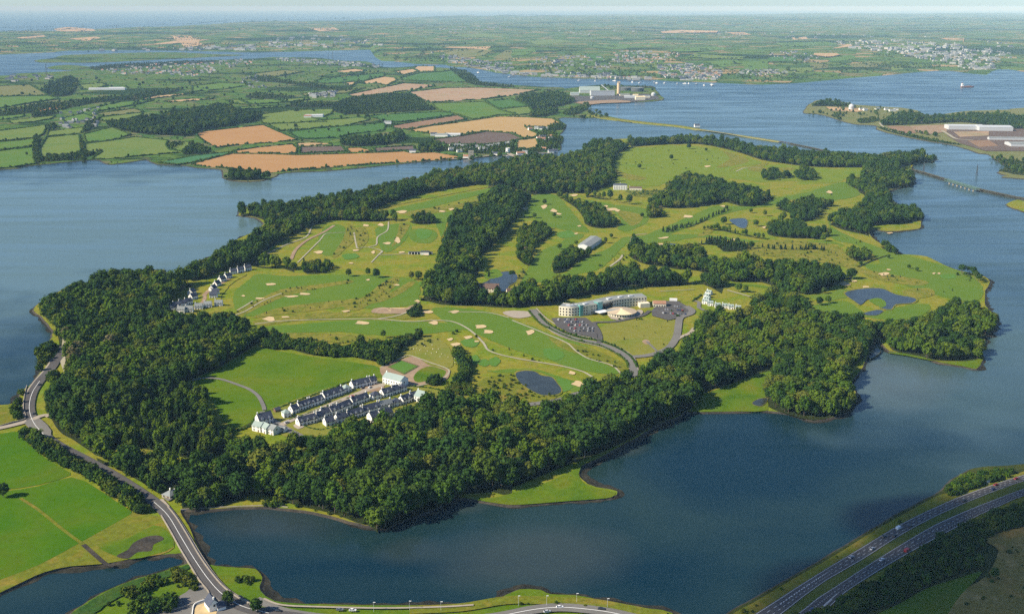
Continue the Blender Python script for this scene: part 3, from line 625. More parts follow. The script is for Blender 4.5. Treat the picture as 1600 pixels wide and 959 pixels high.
# mainland and peninsula woods
for p, H, sp, mx in [
 ("175,195 195,187 225,183 265,175 310,168 345,163 365,165 372,172 400,176 418,178 397,190 370,195 345,200 312,205 300,213 270,212 230,210 195,205 178,199", 16, 13, DARKW),
 ("520,165 530,157 560,150 600,147 635,145 655,152 670,163 682,172 640,174 600,177 560,179 535,178 520,173", 8, 11, [(3, 2), (1, 2), (6, 1)]),
 ("825,166 806,152 840,145 870,142 890,150 902,158 880,165 860,169 830,171", 14, 14, DARKW),
 ("822,178 850,168 872,171 865,180 835,184", 12, 13, DARKW), ("905,165 918,158 918,170 900,180 880,178 892,170", 8, 12, MIDW),
 ("530,219 550,212 600,212 620,203 632,210 626,221 600,227 560,229 530,226", 14, 12, DARKW),
 ("650,229 670,220 692,225 689,236 660,239", 14, 12, DARKW), ("690,226 730,228 780,224 800,222 804,232 780,240 745,240 700,236", 7, 11, BROAD),
 ("62,141 75,130 95,122 115,118 121,135 110,149 85,151 65,144", 14, 18, DARKW),
 ("0,172 50,162 100,157 150,152 200,147 240,141 292,138 240,153 200,158 150,161 110,169 60,176 0,181", 10, 17, BROAD),
 ("702,107 722,109 742,118 752,128 800,132 802,137 742,133 722,125", 10, 17, DARKW),
 ("390,121 420,117 440,124 480,128 520,135 560,139 540,142 500,138 440,130 400,127", 9, 20, BROAD),
 ("380,150 400,144 430,147 470,150 455,154 420,155 390,154", 8, 17, BROAD), ("455,160 480,158 520,159 522,166 490,168 455,167", 9, 15, DARKW),
 ("140,104 190,99 240,97 300,94 350,95 300,100 240,104 190,107 150,110", 7, 22, BROAD),
 ("63,243 90,240 130,236 160,233 158,238 130,247 90,252 64,252", 7, 9, BROAD), ("54,212 64,215 60,232 62,255 55,254 52,232", 9, 9, BROAD), ("72,196 86,192 87,201 76,205", 10, 11, DARKW),
 ("128,212 132,228 134,250 128,252 125,228", 7, 9, BROAD), ("168,190 180,185 182,196 170,198", 9, 10, DARKW), ("300,222 320,228 335,234 325,240 300,242 285,240 290,228", 9, 10, BROAD),
 ("262,228 272,220 290,222 285,227 268,234", 7, 9, DARKW), ("135,188 155,184 152,192 140,206 132,206", 9, 12, BROAD), ("50,178 60,174 88,172 90,178 62,183 50,183", 9, 12, DARKW),
 ("845,202 868,190 884,194 880,203 862,205 880,213 878,222 868,232 850,236 836,236 844,222 840,210", 7, 11, BROAD),
 ("1262,166 1280,158 1300,157 1325,161 1325,167 1290,166", 12, 13, DARKW),
 ("1375,190 1400,176 1430,174 1450,181 1500,178 1550,176 1600,181 1700,180 1700,205 1600,202 1570,203 1540,196 1500,191 1450,194 1400,196 1380,196", 13, 14, DARKW),
 ("1340,187 1360,182 1375,184 1370,190 1345,193", 7, 13, BROAD), ("1298,178 1312,174 1316,178 1304,184", 6, 12, BROAD),
 ("1375,197 1420,208 1460,216 1500,224 1500,227 1450,220 1400,209 1375,201", 4, 10, [(8, 1), (9, 1)]),
 ("1545,246 1600,250 1700,255 1700,275 1600,274 1575,270 1560,266 1572,258 1555,250", 4, 11, [(9, 2), (11, 3)]),
]: wood(p, H, sp, mx, 'in the far woods across the water')
# near bottom margins
wood("1190,980 1215,968 1300,945 1345,912 1400,880 1450,852 1500,822 1550,797 1600,782 1720,735 1740,780 1600,822 1560,830 1535,850 1528,868 1540,885 1520,890 1480,900 1440,915 1400,940 1330,960 1270,985", 5, 3.8, [(9, 6), (8, 2), (11, 1)], 'in the thick scrub beside the motorway', floor=False)
wood("1472,770 1484,757 1500,745 1515,739 1540,734 1575,731 1592,731 1575,745 1540,756 1500,772 1475,776", 4, 3.6, [(9, 5), (8, 2)], 'in the dark scrub between motorway and lake', floor=False)
wood("190,925 215,908 245,898 262,902 255,915 230,925 205,935", 4.5, 4.5, [(8, 2), (11, 2)], 'in the scrub on the near river bank', floor=False)
wood("258,890 275,884 290,886 310,900 318,920 300,922 285,915 270,905", 4.0, 4.0, [(11, 4), (8, 1)], 'in the scrub beside the causeway foot', floor=False)
wood("200,945 235,930 262,925 285,935 275,950 240,958 200,962", 6, 5, [(8, 2), (9, 3)], 'in the scrub on the near river bank', floor=False)
wood("358,898 375,894 395,900 392,915 378,915 362,905", 3.4, 3.6, [(8, 2), (11, 1), (9, 1)], 'in the scrub on the little point by the causeway', floor=False)
wood("400,786 430,778 455,782 445,790 420,792", 3.0, 3.6, [(8, 3), (11, 2)], 'in the scrub at the wood foot', floor=False)

# ------------------------------------------------------------------ fields across the water, with their hedges
def hedge(pts, label, h=4.0, gap=.12, closed=True, step=5.0, group='field hedges of the mainland', mat='fol_dark'):
    mb = MB(); n = len(pts); k = 0
    for i in range(n if closed else n - 1):
        a, b = Vector(pts[i]), Vector(pts[(i + 1) % n]); L = (b - a).length; m_ = max(1, int(L / step)); hide = 0
        for j in range(m_):
            k += 1
            if hide: hide -= 1; continue
            if rnd.random() < gap * .25: hide = rnd.randint(1, 4)
            p = a.lerp(b, (j + rnd.random() * .6) / m_); s = h * rnd.uniform(.55, 1.0) * (1.9 if rnd.random() < .07 else 1)
            rot = rnd.uniform(0, 6); c, sn = math.cos(rot), math.sin(rot)
            mb.add([(p.x + (v.x * c - v.y * sn) * step * .72 * rnd.uniform(.8, 1.1), p.y + (v.x * sn + v.y * c) * step * .55, p.z + s * .45 + v.z * s * .6 * rnd.uniform(.8, 1.15)) for v in ICO1[0]], ICO1[1])
    if not mb.v: return
    return tag(mb.build('hedge', [M[mat]]), label, 'hedge', group)
FIELD_POLYS = []
FIELDS = """orange|large orange stubble field above the long one by the water|304,210 319,205.5 411,195.5 435,206 465,218.6 412.6,224 384.5,225 337.5,231 322.5,223
orange|small orange field between the two large stubble fields|364,236.4 400,231 456,225.5 465,231.7 463,239.6 420,239.6 367.6,238.3
orange|long orange stubble field on the water|300,257.5 330,248 362,240.5 420,241 463,242.6 518,241.2 600,238.6 632,236.8 643,240 679,238.3 712.6,244 720,246.7 694,249 637.5,253.3 600,255.5 535,260 469,264.5 440,268.3 413,270.5 400,267.5 356,263 310,259.5
tan|thin pale stubble field above the plough|463,224 488,223 518,224.4 490,227.5 465,228.4
orange|small orange field beside the dark plough|542,231.7 563,231 581.6,236.2 566.6,237.8 543,237.4
dark|narrow brown ploughed field behind the long stubble|469,230 534.6,228.5 541,236.8 469,239.6
dark|narrow ploughed field left of the village wood|583,231.7 647,228 648,234.5 611,236 587,236.6
gold|big golden stubble field above the village|637.5,203.6 669,198 712.6,192.3 780,182.4 820,183.6 863,185.7 876,192.3 859,198 820,198 829,204.5 840,209 838,214 818,216.4 800,207.8 761,205 716,210.2 669,208.6
dark|dark ploughed field behind the row of bungalows|761,205.8 797,208.6 817,217 806,219.2 803,221.4 759.6,226 694,225 675,219.5 681,217.6 720,213
gold|square golden field next to the village|808.5,219.8 838,216 843,230 834.6,232.7 806.5,231.7
brown|brown field left of the golden stubble|613,197 660,189 705,182.3 714.5,180.4 729.5,186.7 694,193 635.7,202.3 615,201
pink|wide pinkish fallow field below the river woods|637.5,144.4 694,138 750,137.3 844,140.7 797,150 763,154.6 671,160.6 660,156.6
pink|pinkish fallow field left of the wide one|544,148 600,137 630,130.4 675,132.8 679,135 634,142.4 600,146.6 550,152
tan|tan field high above the river, left|615,112.5 645,108 654,112 632,117
tan|tan field high above the river, right|645.5,107.8 651,104 679,104 679,112.2 655,111.8
tan|tan strip below the town on the hill|521.5,112.3 553,108 570,110 566.6,112.3 531,113.6
tan|curved tan field on the hill|566,128 600,120 617,122 620.6,125.7 604,134 585,130 570,131
tan|small tan field on the hill|533,130 548,128 559,129.4 550,134
deep|dark green field sloping to the river|626,122 656,114.4 690,112.8 705,110.5 720,116 729.5,122 729.5,128.5 679,127.5 628,125.7
deep|green field below the pinkish fallow, middle|757.7,158.8 799,155 827,166 778,170.4
deep|green field below the river woods, right|806.5,154.4 834.6,152.2 870,161 844,164 821.5,162
green|wide green field above the golden stubble|675,162 756,159.5 778,171 806,180 780,179.6 739,186.7 712.6,178.4 684.5,172.6
light|light green corner above the golden stubble|779,171.2 827,166.6 834,178 808,180
deep|long green field under the square plantation|576,182 600,179.4 682.6,175.6 703,176.4 709,180 665.7,185.7 624,191 600,189.5
light|grazed field around the white farm shed|401,180 456,172.8 521.5,170.7 518,178 506.5,182 480,182 510,191 456,192.5 411,193.4
light|light field below the white farm shed|418,194.4 461.5,192.8 506.5,188.2 566.6,184 576,188 544,195.6 488,200.6 439,204.8
deep|dark green field above the orange stubble|450,206.6 497,201.4 600,192.4 602,198 600,204 550,209.6 525,215.6 478,217.4 465,215.4
deep|long green field near the hill top|491.5,127.5 506.5,123 600,114.6 600,120 563,127.2 534.6,130 503,130.6
green|thin green field near the hill top|497,120 568,113.2 568,115 512,120.8
olive|brown-green field on the hill top|395.7,116 442.7,109.9 474.6,112.5 431,120.6 403,120
green|green field in the middle of the hill|300,135 345,130 394,132 356,139 300,144
green|green field right of the long wood|375,156.6 429.5,155.9 446,160 394,163.6
light|light field right of the long wood|435,155.9 480,153.2 482,156.4 448,159.8
light|small light field touching the long wood|350.7,156.6 373,156.2 390,164 371,163
green|thin green field under the long wood|371,168 450,165.2 446,167.2 379,171.4
olive|long olive field under the tan ones|469,147 506,144.6 570,138.2 544,145.8 476,150.8
green|green waterside field at the far left|-60,243 0,236.5 51,230.5 55,256 24,261 0,263.6 -60,266
green|green field second from the left shore|-60,230 0,222.6 60,217.4 52.5,228 0,235 -60,240
light|light field third from the left shore|-60,212 0,205 75,195.4 67.6,210 56,215.6 0,220.8 -60,226
light|square light field by the left shore|73,215.4 124,210.6 127,240 64,247.2 62,232.7
light|light field below the hamlet|75,206 129.5,199.4 129.5,207.6 73,213.4
green|green triangle left of the large wood|130.5,210.4 174.6,199.6 204.6,211 174.6,219 135,222.6
light|wide light field below the large wood|132,225.4 174,220.6 210,214.6 263,219.9 259,227 264.7,234.5 287,238 199,245.6 159.6,249.2 144,247.7 159.6,238 134,244
light|light field at the tail of the large wood|267.5,225.4 300,221.4 300,231 289,237.6 267.5,234.2
teal|blue-green crop by the orange stubble|246,255 300,244.4 362,237.8 356,241.6 300,254.4 280,257.6
green|green hillside field at the left edge|-60,153 0,152 75,150.3 94,154.8 50.7,160.8 0,169.4 -60,175
olive|brown-green hill at the left edge|-60,136 0,135 47,133 75,149 0,151.2 -60,152
light|light field right of the dark hill wood|124,133 159.6,130.4 169,134 150,138.8 127.6,140.5
light|light strip left of the large wood, lower|157.7,184 223,176.4 221.5,180.4 196,187 169,190.8 154,187.6
olive|pale strip left of the large wood, upper|150,178 210,170.2 223,175 159.6,182.8
green|long strip above the large wood|131.4,172.8 187.7,159.9 240,157 206.5,165 146,175.8
tan|long tan strip above the large wood|221.5,154.8 244,150.3 294.7,146.2 281.6,149 225,156.4
tan|short tan strip near the large wood|257,158.7 300,155 333.8,154.8 300,158.2 262,160
orange|orange strip at the far left|50.7,170.7 101,166.2 101,170.7 79,173.3 58,175.2
green|thin green strip at the far left, upper|-40,186 0,182.4 37.5,179.4 37.5,182.2 11,186.4 -40,191
light|thin green strip at the far left, lower|11,189.4 86,181.4 80,186.4 45,191.4 19,193.2
green|green field by the left hamlet|96,186 130,178 148,184 132,190 104,192""".split('\n')
for i, ln in enumerate(FIELDS):
    kind, desc, px = ln.split('|')
    pts = [g(x, y, 1.6) for x, y in parse(px)]
    FIELD_POLYS.append(pts) if kind in ('orange', 'gold', 'tan', 'dark', 'brown', 'pink') else None
    o = sheet('field', pts, FC[kind], 1.6 + i * .02)
    hp = [Vector((p.x, p.y, 1.3)) for p in pts]
    near = min(p.y for p in pts)
    hedge(hp, 'dark hedge around the ' + desc, h=4.6 if near < 3500 else 6.0, gap=.5 if kind in ('orange', 'gold', 'pink', 'tan') else .25, step=5.0 if near < 3500 else 9.0)
def drape(name, px, mat, up=2.0, nx=8, ny=4):          # a field on the far hills
    P = parse(px); xs = [p[0] for p in P]; ys = [p[1] for p in P]
    pts = []
    for i in range(len(P)):
        a, b_ = P[i], P[(i + 1) % len(P)]; m_ = max(1, int(abs(a[0] - b_[0]) / 8))
        pts += [(a[0] + (b_[0] - a[0]) * j / m_, a[1] + (b_[1] - a[1]) * j / m_) for j in range(m_)]
    ne = len(pts)
    for x in np.arange(min(xs), max(xs), 8):
        for y in np.arange(min(ys) + .8, max(ys), 1.6):
            if inside([(q[0], q[1]) for q in P], np.array([x]), np.array([y]))[0]: pts.append((x, y))
    v2, e, f, *_ = delaunay_2d_cdt([Vector(p) for p in pts], [(i, (i + 1) % ne) for i in range(ne)], [], 1, 1e-4)
    vs = [gf(p.x, p.y) + Vector((0, 0, up)) for p in v2]
    fs = [tuple(q) if (Vector((vs[q[1]] - vs[q[0]])).cross(vs[q[2]] - vs[q[0]])).z > 0 else tuple(reversed(q)) for q in f]
    o = link(name, mesh_from(name, vs, fs, mat, None, True)); o['kind'] = 'structure'
for kind, px in [('tan', '1271,87 1272,84 1307,84 1312,87 1290,90.5'), ('tan', '1032,50 1062,47.5 1122,49 1120,51.5 1035,52.5'), ('tan', '1135,51 1162,51 1175,55 1150,55.5'), ('tan', '685,75 767,73.6 762,79 747,77.5'),
    ('olive', '690,80 747,77.5 770,80 755,87.5 722,92 697,86'), ('green', '800,79 835,77 838,82 815,88 800,87'), ('deep', '905,85 940,88 945,97 935,96'), ('light', '1085,85 1130,88 1165,90 1160,94 1120,93 1075,90'),
    ('green', '1110,97 1150,95 1170,103 1130,106 1112,102'), ('green', '1160,98 1200,96 1200,110 1165,113'), ('olive', '1265,102 1295,101 1293,108 1270,110'), ('light', '1212,109 1270,107 1272,113 1240,117 1215,116'),
    ('deep', '1200,91 1240,89 1246,96 1200,97'), ('green', '1290,93 1330,87 1340,93 1300,98'), ('olive', '1325,102 1355,98 1380,99 1370,106 1335,107'), ('light', '1390,106 1410,103 1412,110 1395,112'),
    ('tan', '83,46 105,43 146,46 150,49 120,50 90,49'), ('tan', '107,61 150,58 158,60 135,65'), ('tan', '232,70 300,62 330,63 260,70'), ('tan', '20,60 68,56 72,58 40,61'), ('tan', '484,45 520,43 530,47 500,50'), ('tan', '265,56 300,56 320,72 290,75'),
    ('tan', '1300,77 1325,70 1335,74'), ('tan', '1235,57 1260,57 1262,62 1240,63'), ('light', '820,65 870,62 900,66 840,71'), ('green', '905,72 1020,68 1060,72 960,78'), ('green', '1030,77 1120,74 1150,78 1060,82'), ('light', '690,56 760,53 800,57 740,60'),
    ('green', '1210,68 1290,66 1310,70 1230,74'), ('light', '1390,72 1460,70 1480,74 1410,77'), ('olive', '770,92 790,80 800,80 800,95'), ('tan', '1465,60 1506,60 1506,66 1480,63')]:
    drape('far_field', px, FC[kind])

# ------------------------------------------------------------------ meadows, fairways, greens, bunkers, paths on the island
Z = 1.3
patch('meadow', "305,593 325,583 345,573 365,562 385,550 405,543 440,549 500,559 560,567 590,573 596,585 590,592 540,600 480,622 440,637 412,643 395,660 375,668 350,657 330,625 312,600", M['meadow'], Z)
patch('meadow', "0,635 20,631 24,650 15,662 0,668 -60,675 -60,638", M['goldgrass'], Z)
patch('marsh', "1080,640 1092,620 1112,611 1140,602 1165,592 1190,583 1206,579 1202,592 1196,618 1200,641 1150,642 1090,643", M['marsh'], Z, 2)
patch('marsh', "735,778 770,777 800,770 850,755 905,730 908,730 904,740 910,752 925,761 950,766 962,769 956,776 935,779 890,782 840,786 800,788 765,784", M['marsh'], Z, 2)
patch('marsh', "1388,551 1420,556 1455,563 1490,565 1525,562 1534,557 1532,567 1523,575 1505,572 1470,566 1440,557 1400,550", M['marsh'], Z, 2)
patch('marsh', "1322,592 1330,580 1345,578 1336,588 1331,600 1338,604 1333,608", M['marsh'], Z, 2)
patch('pasture', "-80,680 0,677 30,674 42,690 70,715 100,733 110,742 60,757 0,765 -80,770", M['pasture'], Z, 2)
patch('pasture', "-80,774 0,768 60,759 112,745 150,762 180,782 205,798 200,805 170,822 120,850 60,882 0,905 -80,940", M['pasture'], Z + .1, 2)
patch('rough_bank', "207,800 235,803 258,812 268,835 272,855 250,866 215,870 165,880 110,884 70,893 40,906 0,925 -60,950 -60,935 0,905 60,882 120,850 170,822", M['goldgrass'], Z + .05, 2)
patch('marsh', "150,850 200,840 240,820 262,830 272,853 240,866 205,873 180,868", M['marsh'], Z + .12, 2)
patch('mud_pool', "182,868 200,858 208,848 228,838 248,836 256,842 240,850 236,860 215,862 200,872", M['mud'], Z + .2, 3)
ribbon('ditch_bank', "32,778 60,796 100,828 130,850 145,862", 2.4, M['goldgrass'], Z + .25)
ribbon('ditch', "130,850 148,866 165,880 178,884", 3.0, M['mud'], Z + .3)
patch('lawn', "936,513 960,503 985,500 1012,499 1040,500 1058,503 1059,520 1050,538 1027,551 990,556 962,545 942,530", M['lawn'], Z, 3)
patch('roundel', "1003,533 1010,530 1016,534 1010,538", M['dirt'], Z + .1, 3)
for px in ["365,460 385,440 405,428 450,431 540,429 600,431 650,438 655,462 640,477 560,482 500,482 430,490 395,494 370,488",
           "405,512 470,506 560,500 640,502 700,505 722,514 660,522 600,524 520,518 440,520", "676,481 760,486 825,508 862,522 930,546 968,574 958,584 900,576 850,560 800,545 740,520 700,505",
           "505,358 525,350 540,358 535,382 525,396 505,398 497,378", "590,355 640,350 635,372 612,392 598,392 590,375", "640,360 672,358 684,368 670,380 645,376",
           "590,333 650,318 720,303 780,291 788,293 720,312 640,331", "640,340 720,330 700,345 690,370 676,345", "760,580 830,576 880,590 925,602 900,612 880,605 878,598 840,580 805,582"]:
    patch('fairway', px, M['fairway'], Z)
for px in ["832,306 866,304 885,320 905,345 920,362 890,360 850,352 832,340 818,338 826,320", "803,450 822,425 838,398 858,386 876,380 890,366 912,368 880,392 864,408 862,424 880,428 905,412 925,398 950,388 972,372 985,372 965,395 940,418 905,428 860,436 830,445",
           "905,310 960,320 1008,326 1012,345 985,360 965,358 970,345 950,325", "1000,372 1050,350 1085,335 1120,322 1180,322 1212,310 1262,300 1312,285 1332,290 1342,305 1300,313 1240,312 1200,322 1150,330 1100,345 1040,368",
           "970,372 1010,368 1090,366 1190,376 1290,377 1320,384 1290,380 1190,380 1100,371 1040,378 985,380", "1300,340 1296,352 1330,370 1390,392 1440,405 1510,428 1536,450 1525,470 1480,465 1400,440 1350,415 1375,410 1345,385 1300,372",
           "1120,442 1190,446 1230,455 1260,462 1290,470 1345,460 1380,455 1320,452 1290,458 1250,462 1200,450", "1270,478 1320,470 1345,485 1370,490 1400,480 1450,475 1445,490 1400,500 1350,495 1300,490"]:
    patch('fairway', px, M['fairway2'], Z)
patch('hill_pasture', "958,288 953,268 962,246 985,233 1030,229 1080,228 1130,236 1165,246 1190,255 1150,262 1125,277 1100,274 1080,267 1050,279 1030,290 1000,290", M['hillgreen'], Z)
patch('hill_pasture', "1160,262 1220,258 1300,264 1345,264 1340,275 1320,280 1300,286 1240,283 1180,283 1130,275", M['hillgreen'], Z)
for px in ["870,365 878,372 900,368 890,360", "650,360 660,357 675,362 668,372 654,372", "732,560 742,554 749,560 745,568 735,568", "748,565 757,560 764,565 760,572 750,570", "764,562 775,557 781,563 775,571 766,570", "862,598 875,592 890,595 893,606 880,612 868,608", "720,533 735,528 748,534 740,542 725,540",
           "850,545 870,545 882,555 868,563 852,557", "1468,430 1490,428 1492,434 1475,435", "1120,372 1135,370 1136,374 1122,375", "535,398 555,396 560,402 540,405", "655,440 672,440 672,446 658,447"]:
    patch('putting_green', px, M['green'], Z + .12)
for px in ["365,486 400,470 440,452 500,444 545,438 548,442 500,450 450,462 410,478 380,492", "395,496 440,480 520,470 600,460 640,440 645,446 600,470 530,480 450,490", "538,480 570,462 600,440 622,432 620,445 590,468 560,484", "400,500 470,490 560,488 640,492 640,498 560,495 470,500 410,508",
           "545,350 556,358 552,378 540,388 528,400 520,400 535,375 540,360", "555,358 570,356 575,375 560,392 556,380", "625,350 640,352 625,375 612,385 620,368", "640,330 720,318 760,306 740,318 690,330 650,340",
           "1200,375 1300,382 1320,395 1340,410 1345,425 1325,418 1280,410 1200,400 1150,395", "1340,420 1400,430 1450,440 1430,446 1370,436", "1090,368 1140,340 1120,352 1110,365", "1130,236 1170,250 1150,258 1120,262 1140,248", "1170,262 1200,255 1195,262 1240,262 1230,268 1180,268",
           "1410,455 1450,450 1460,460 1430,466", "800,455 806,440 816,420 820,425 812,445", "965,330 1000,335 1002,345 985,352", "850,520 870,530 925,545 960,562 985,572 978,580 960,570 925,555 880,545", "540,522 600,530 600,536 560,540 540,535", "440,520 530,522 540,535 480,530 440,526", "955,262 975,270 1010,278 990,282 960,272"]:
    patch('rough_strip', px, M['roughstrip'], Z + .05)
patch('rough_bank', "735,610 760,590 800,585 820,600 840,612 870,618 850,628 800,625 770,618", M['goldgrass'], Z + .06)
patch('rough_bank', "880,535 930,548 960,560 980,572 975,585 960,575 925,560 890,548", M['goldgrass'], Z + .06)
patch('sheep_slope', "620,552 640,530 660,525 690,532 705,548 708,570 690,575 660,565 640,557", M['lawn'], Z + .07)
def bunker(x, y, w_, h_, seed):                        # scalloped hollow of sand with a grass lip
    rr = random.Random(seed); n = 12; k = rr.uniform(0, 6)
    pts = [(x + w_ / 2 * (1 + .28 * math.sin(3 * a + k)) * math.cos(a), y + h_ / 2 * (1 + .28 * math.sin(2 * a + k)) * math.sin(a)) for a in [2 * math.pi * i / n for i in range(n)]]
    px = spline(pts, 3); bz = lift(Z) + .06; c = g(x, y, bz); outer = [g(a, b, bz + .2) for a, b in px]
    vs = []; 
    for s, z in ((1.0, bz + .22), (.82, bz + .06), (0.6, bz + .10)): vs += [Vector((c.x + (p.x - c.x) * s, c.y + (p.y - c.y) * s, z)) for p in outer]
    q = len(outer); fs = [(r * q + i, r * q + (i + 1) % q, (r + 1) * q + (i + 1) % q, (r + 1) * q + i) for r in range(2) for i in range(q)] + [tuple(range(2 * q, 3 * q))]
    o = link('bunker', mesh_from('bunker', vs, fs, M['sand'])); o['kind'] = 'structure'
    bm = bmesh.new(); bm.from_mesh(o.data); bmesh.ops.recalc_face_normals(bm, faces=bm.faces)
    if sum(f.normal.z for f in bm.faces) < 0: bmesh.ops.reverse_faces(bm, faces=bm.faces)
    bm.to_mesh(o.data); bm.free()
BUNK = """421,498 18 6;565,504 20 6;600,484 20 6;625,483 40 6;667,487 16 6;710,487 14 4;678,504 14 5;750,510 16 7;762,518 14 7;828,519 12 8;703,530 9 4;711,538 14 6;731,527 12 5;744,533 7 3;893,582 10 6;903,599 18 8;422,444 15 4;455,463 20 3;475,459 16 4;
498,394 14 4;620,445 9 2;571,352 9 4;595,351 9 4;621,375 9 8;605,380 12 3;627,394 9 3;583,394 6 4;628,331 16 4;690,330 10 3;705,327 8 3;850,323 9 6;865,329 10 5;872,334 9 3;900,365 6 2;905,353 6 2;945,323 9 4;955,327 16 5;965,329 8 3;897,305 12 3;1074,338 14 5;
1035,372 14 2;1030,382 14 4;1040,371 10 2;1320,443 16 6;1334,439 9 3;1352,448 10 3;1294,493 10 3;1270,491 5 2;1381,428 16 5;1388,421 7 2;1390,364 9 2;1293,360 10 3;1296,300 9 4;1459,427 5 2;1467,427 5 2;1147,374 10 2;1130,322 9 2;1232,315 8 4;820,326 10 3;
405,466 14 3;445,495 12 3;540,486 12 3;652,470 8 3;1352,359 6 2;1195,355 9 3;1105,260 9 3;665,398 8 2;548,411 7 2;575,437 6 2;340,475 8 3;380,462 6 2;555,391 9 3"""
for i, q in enumerate(BUNK.replace('\n', '').split(';')):
    (p, w_, h_) = q.split(); x, y = parse(p)[0]; bunker(x, y, float(w_), float(h_), i)
patch('bare_bank', "582,488 585,482 600,480 630,482 655,472 650,480 640,488 610,490", M['dirt'], Z + .08)
patch('gravel_yard', "785,488 800,485 832,487 836,492 812,497 795,494", M['verge'], Z + .06, 2)
for px, wd in [("398,506 440,501 500,499 560,498 590,498 640,502 680,500 710,503 735,516 755,535 765,548 800,558 840,565 880,572 910,580 925,588", 2.4), ("590,498 620,493 640,485 655,473", 2.6), ("418,396 430,390 450,381 478,370 486,356", 2.6),
    ("465,410 480,395 500,375 510,365 540,363", 2.0), ("553,363 556,380 558,388", 2.2), ("558,388 575,386 597,392 595,398 640,396", 2.0), ("607,346 605,360 590,370 588,382 575,386", 2.2), ("597,392 580,410", 2.0), ("800,500 830,512 850,520 885,535 900,548 920,560 955,570 970,583", 2.0),
    ("953,416 968,405 973,398", 3.2), ("985,378 990,368 1010,365", 2.6), ("1030,455 1085,452", 1.6), ("360,495 385,485 410,470 440,458", 2.0), ("335,492 365,487 395,470", 2.0), ("1136,453 1172,463", 3.0), ("700,487 760,488 795,496", 1.8), ("1150,268 1165,262 1190,262", 3), ("1235,335 1240,330 1270,326", 2)]:
    ribbon('cart_path', px, wd, M['path'], Z + .10)
ribbon('drainage_ditch', "455,405 462,390 480,375 505,363 522,352", 5, M['dirt'], Z + .07); ribbon('drainage_ditch', "585,328 620,320 660,312 720,300 770,291", 4, M['roughstrip'], Z + .07)
ribbon('field_ditch', "1340,417 1365,406 1390,398", 4, M['wood_floor'], Z + .07)
for px in ["806,583 818,579 835,580 845,586 862,589 870,598 877,608 872,615 850,617 835,612 820,603 810,594", "1320,458 1340,452 1365,450 1382,452 1400,460 1430,466 1425,473 1400,475 1392,483 1375,480 1365,470 1355,468 1345,476 1335,470", "1140,343 1160,341 1168,345 1165,356 1155,355 1145,349",
           "745,444 760,440 778,427 796,424 808,430 806,440 795,447 790,455 770,452 750,450", "1350,489 1370,484 1380,486 1370,492 1355,492", "1040,381 1055,381 1062,387 1050,391 1040,387", "1200,622 1190,634 1175,630 1185,623", "1360,549 1372,543 1376,549 1368,556 1358,560"]:
    q = spline(parse(px), 3); cx, cy = sum(p[0] for p in q) / len(q), sum(p[1] for p in q) / len(q)
    patch('pond_bank', [(cx + (a - cx) * 1.06, cy + (b_ - cy) * 1.10) for a, b_ in q], M['roughstrip'], Z + .11, 0)
    patch('pond', q, M['pond'], Z + .16, 0)
patch('pond_island', "760,426 775,420 785,430 770,435 757,433", M['fairway'], Z + .2); patch('pond_island', "1358,468 1375,466 1385,474 1378,480 1364,474", M['fairway'], Z + .2)

# ------------------------------------------------------------------ roads
RZ = 1.7
ribbon('road', "100,540 96,552 88,562 80,575 62,595 51,612 46,630 47,646 54,662 68,678 90,694 130,715 170,737 210,762 240,783 262,804 281,835 302,870 324,902 347,927 378,946 420,957 480,966 560,990", 9.0, M['asphalt'], RZ)
ribbon('road_embankment', "248,780 270,806 289,836 310,871 331,901 352,923 380,940 400,948", 6.0, M['verge'], RZ - .08)
ribbon('grass_verge', "84,560 74,575 57,595 45,612 40,630 41,646 46,656", 5.0, M['verge'], RZ - .1)
ribbon('centre_line', "240,783 262,804 281,835 302,870 324,902 347,927 378,946 420,957", .36, M['line'], RZ + .12)
ribbon('centre_line', "62,595 51,612 46,630 47,646 54,662 68,678", .4, M['line'], RZ + .05)
ribbon('road', "-60,680 0,668 30,661 50,655", 7, M['verge'], RZ - .04)
patch('junction', "38,660 55,652 66,656 80,672 75,685 55,675", M['oldroad'], RZ + .02, 2)
ribbon('lane', "50,655 62,650 72,648 78,650", 6, M['verge'], RZ + .03)
ribbon('railway_track', "112,480 108,500 103,520 100,545 98,562 104,580", 5, M['path'], RZ - .1); ribbon('railway_track', "200,752 235,778 262,800 275,815", 4, M['dirt'], RZ - .15)
ribbon('road', "832,483 838,490 850,502 870,518 900,529 935,536 965,548 984,562 990,578 984,592 950,605 900,615 870,625 815,632 770,628", 8.0, M['oldroad'], RZ - .1)
for off in ("829,484 835,492 847,505 868,521 898,532 934,540 962,551 979,563 984,576", "838,481 846,490 858,500 878,512 903,523 938,531 968,543 990,558 997,578"): ribbon('kerb', off, 1.6, M['verge'], RZ - .15)
ribbon('lane', "935,536 938,527 934,515 928,505 935,503 962,502 985,497 1005,492 1015,485", 5.0, M['asphalt'], RZ - .1)
ribbon('lane', "988,557 1010,555 1030,550 1047,541 1057,525 1060,508 1063,496 1078,490 1081,484 1072,478", 8.0, M['oldroad'], RZ - .05); ribbon('lane', "1050,540 1060,528 1078,520 1085,512", 5.0, M['verge'], RZ - .12)
ribbon('footpath', "300,594 320,590 345,592 370,600 390,608 403,618 411,632 413,640", 3.6, M['oldroad'], RZ - .2)
ribbon('footpath', "1010,533 1020,542 1026,548", 2.5, M['oldroad'], RZ - .2)
ribbon('access_lane', "375,670 395,660 405,650 412,643", 5.0, M['scrub'], RZ - .25)
ribbon('street', "411,642 420,652 432,660 445,668 460,676 480,686", 6.5, M['oldroad'], RZ - .1); ribbon('street', "438,664 455,656 490,643 525,628 560,614 580,606 600,600", 6.5, M['verge'], RZ - .1)
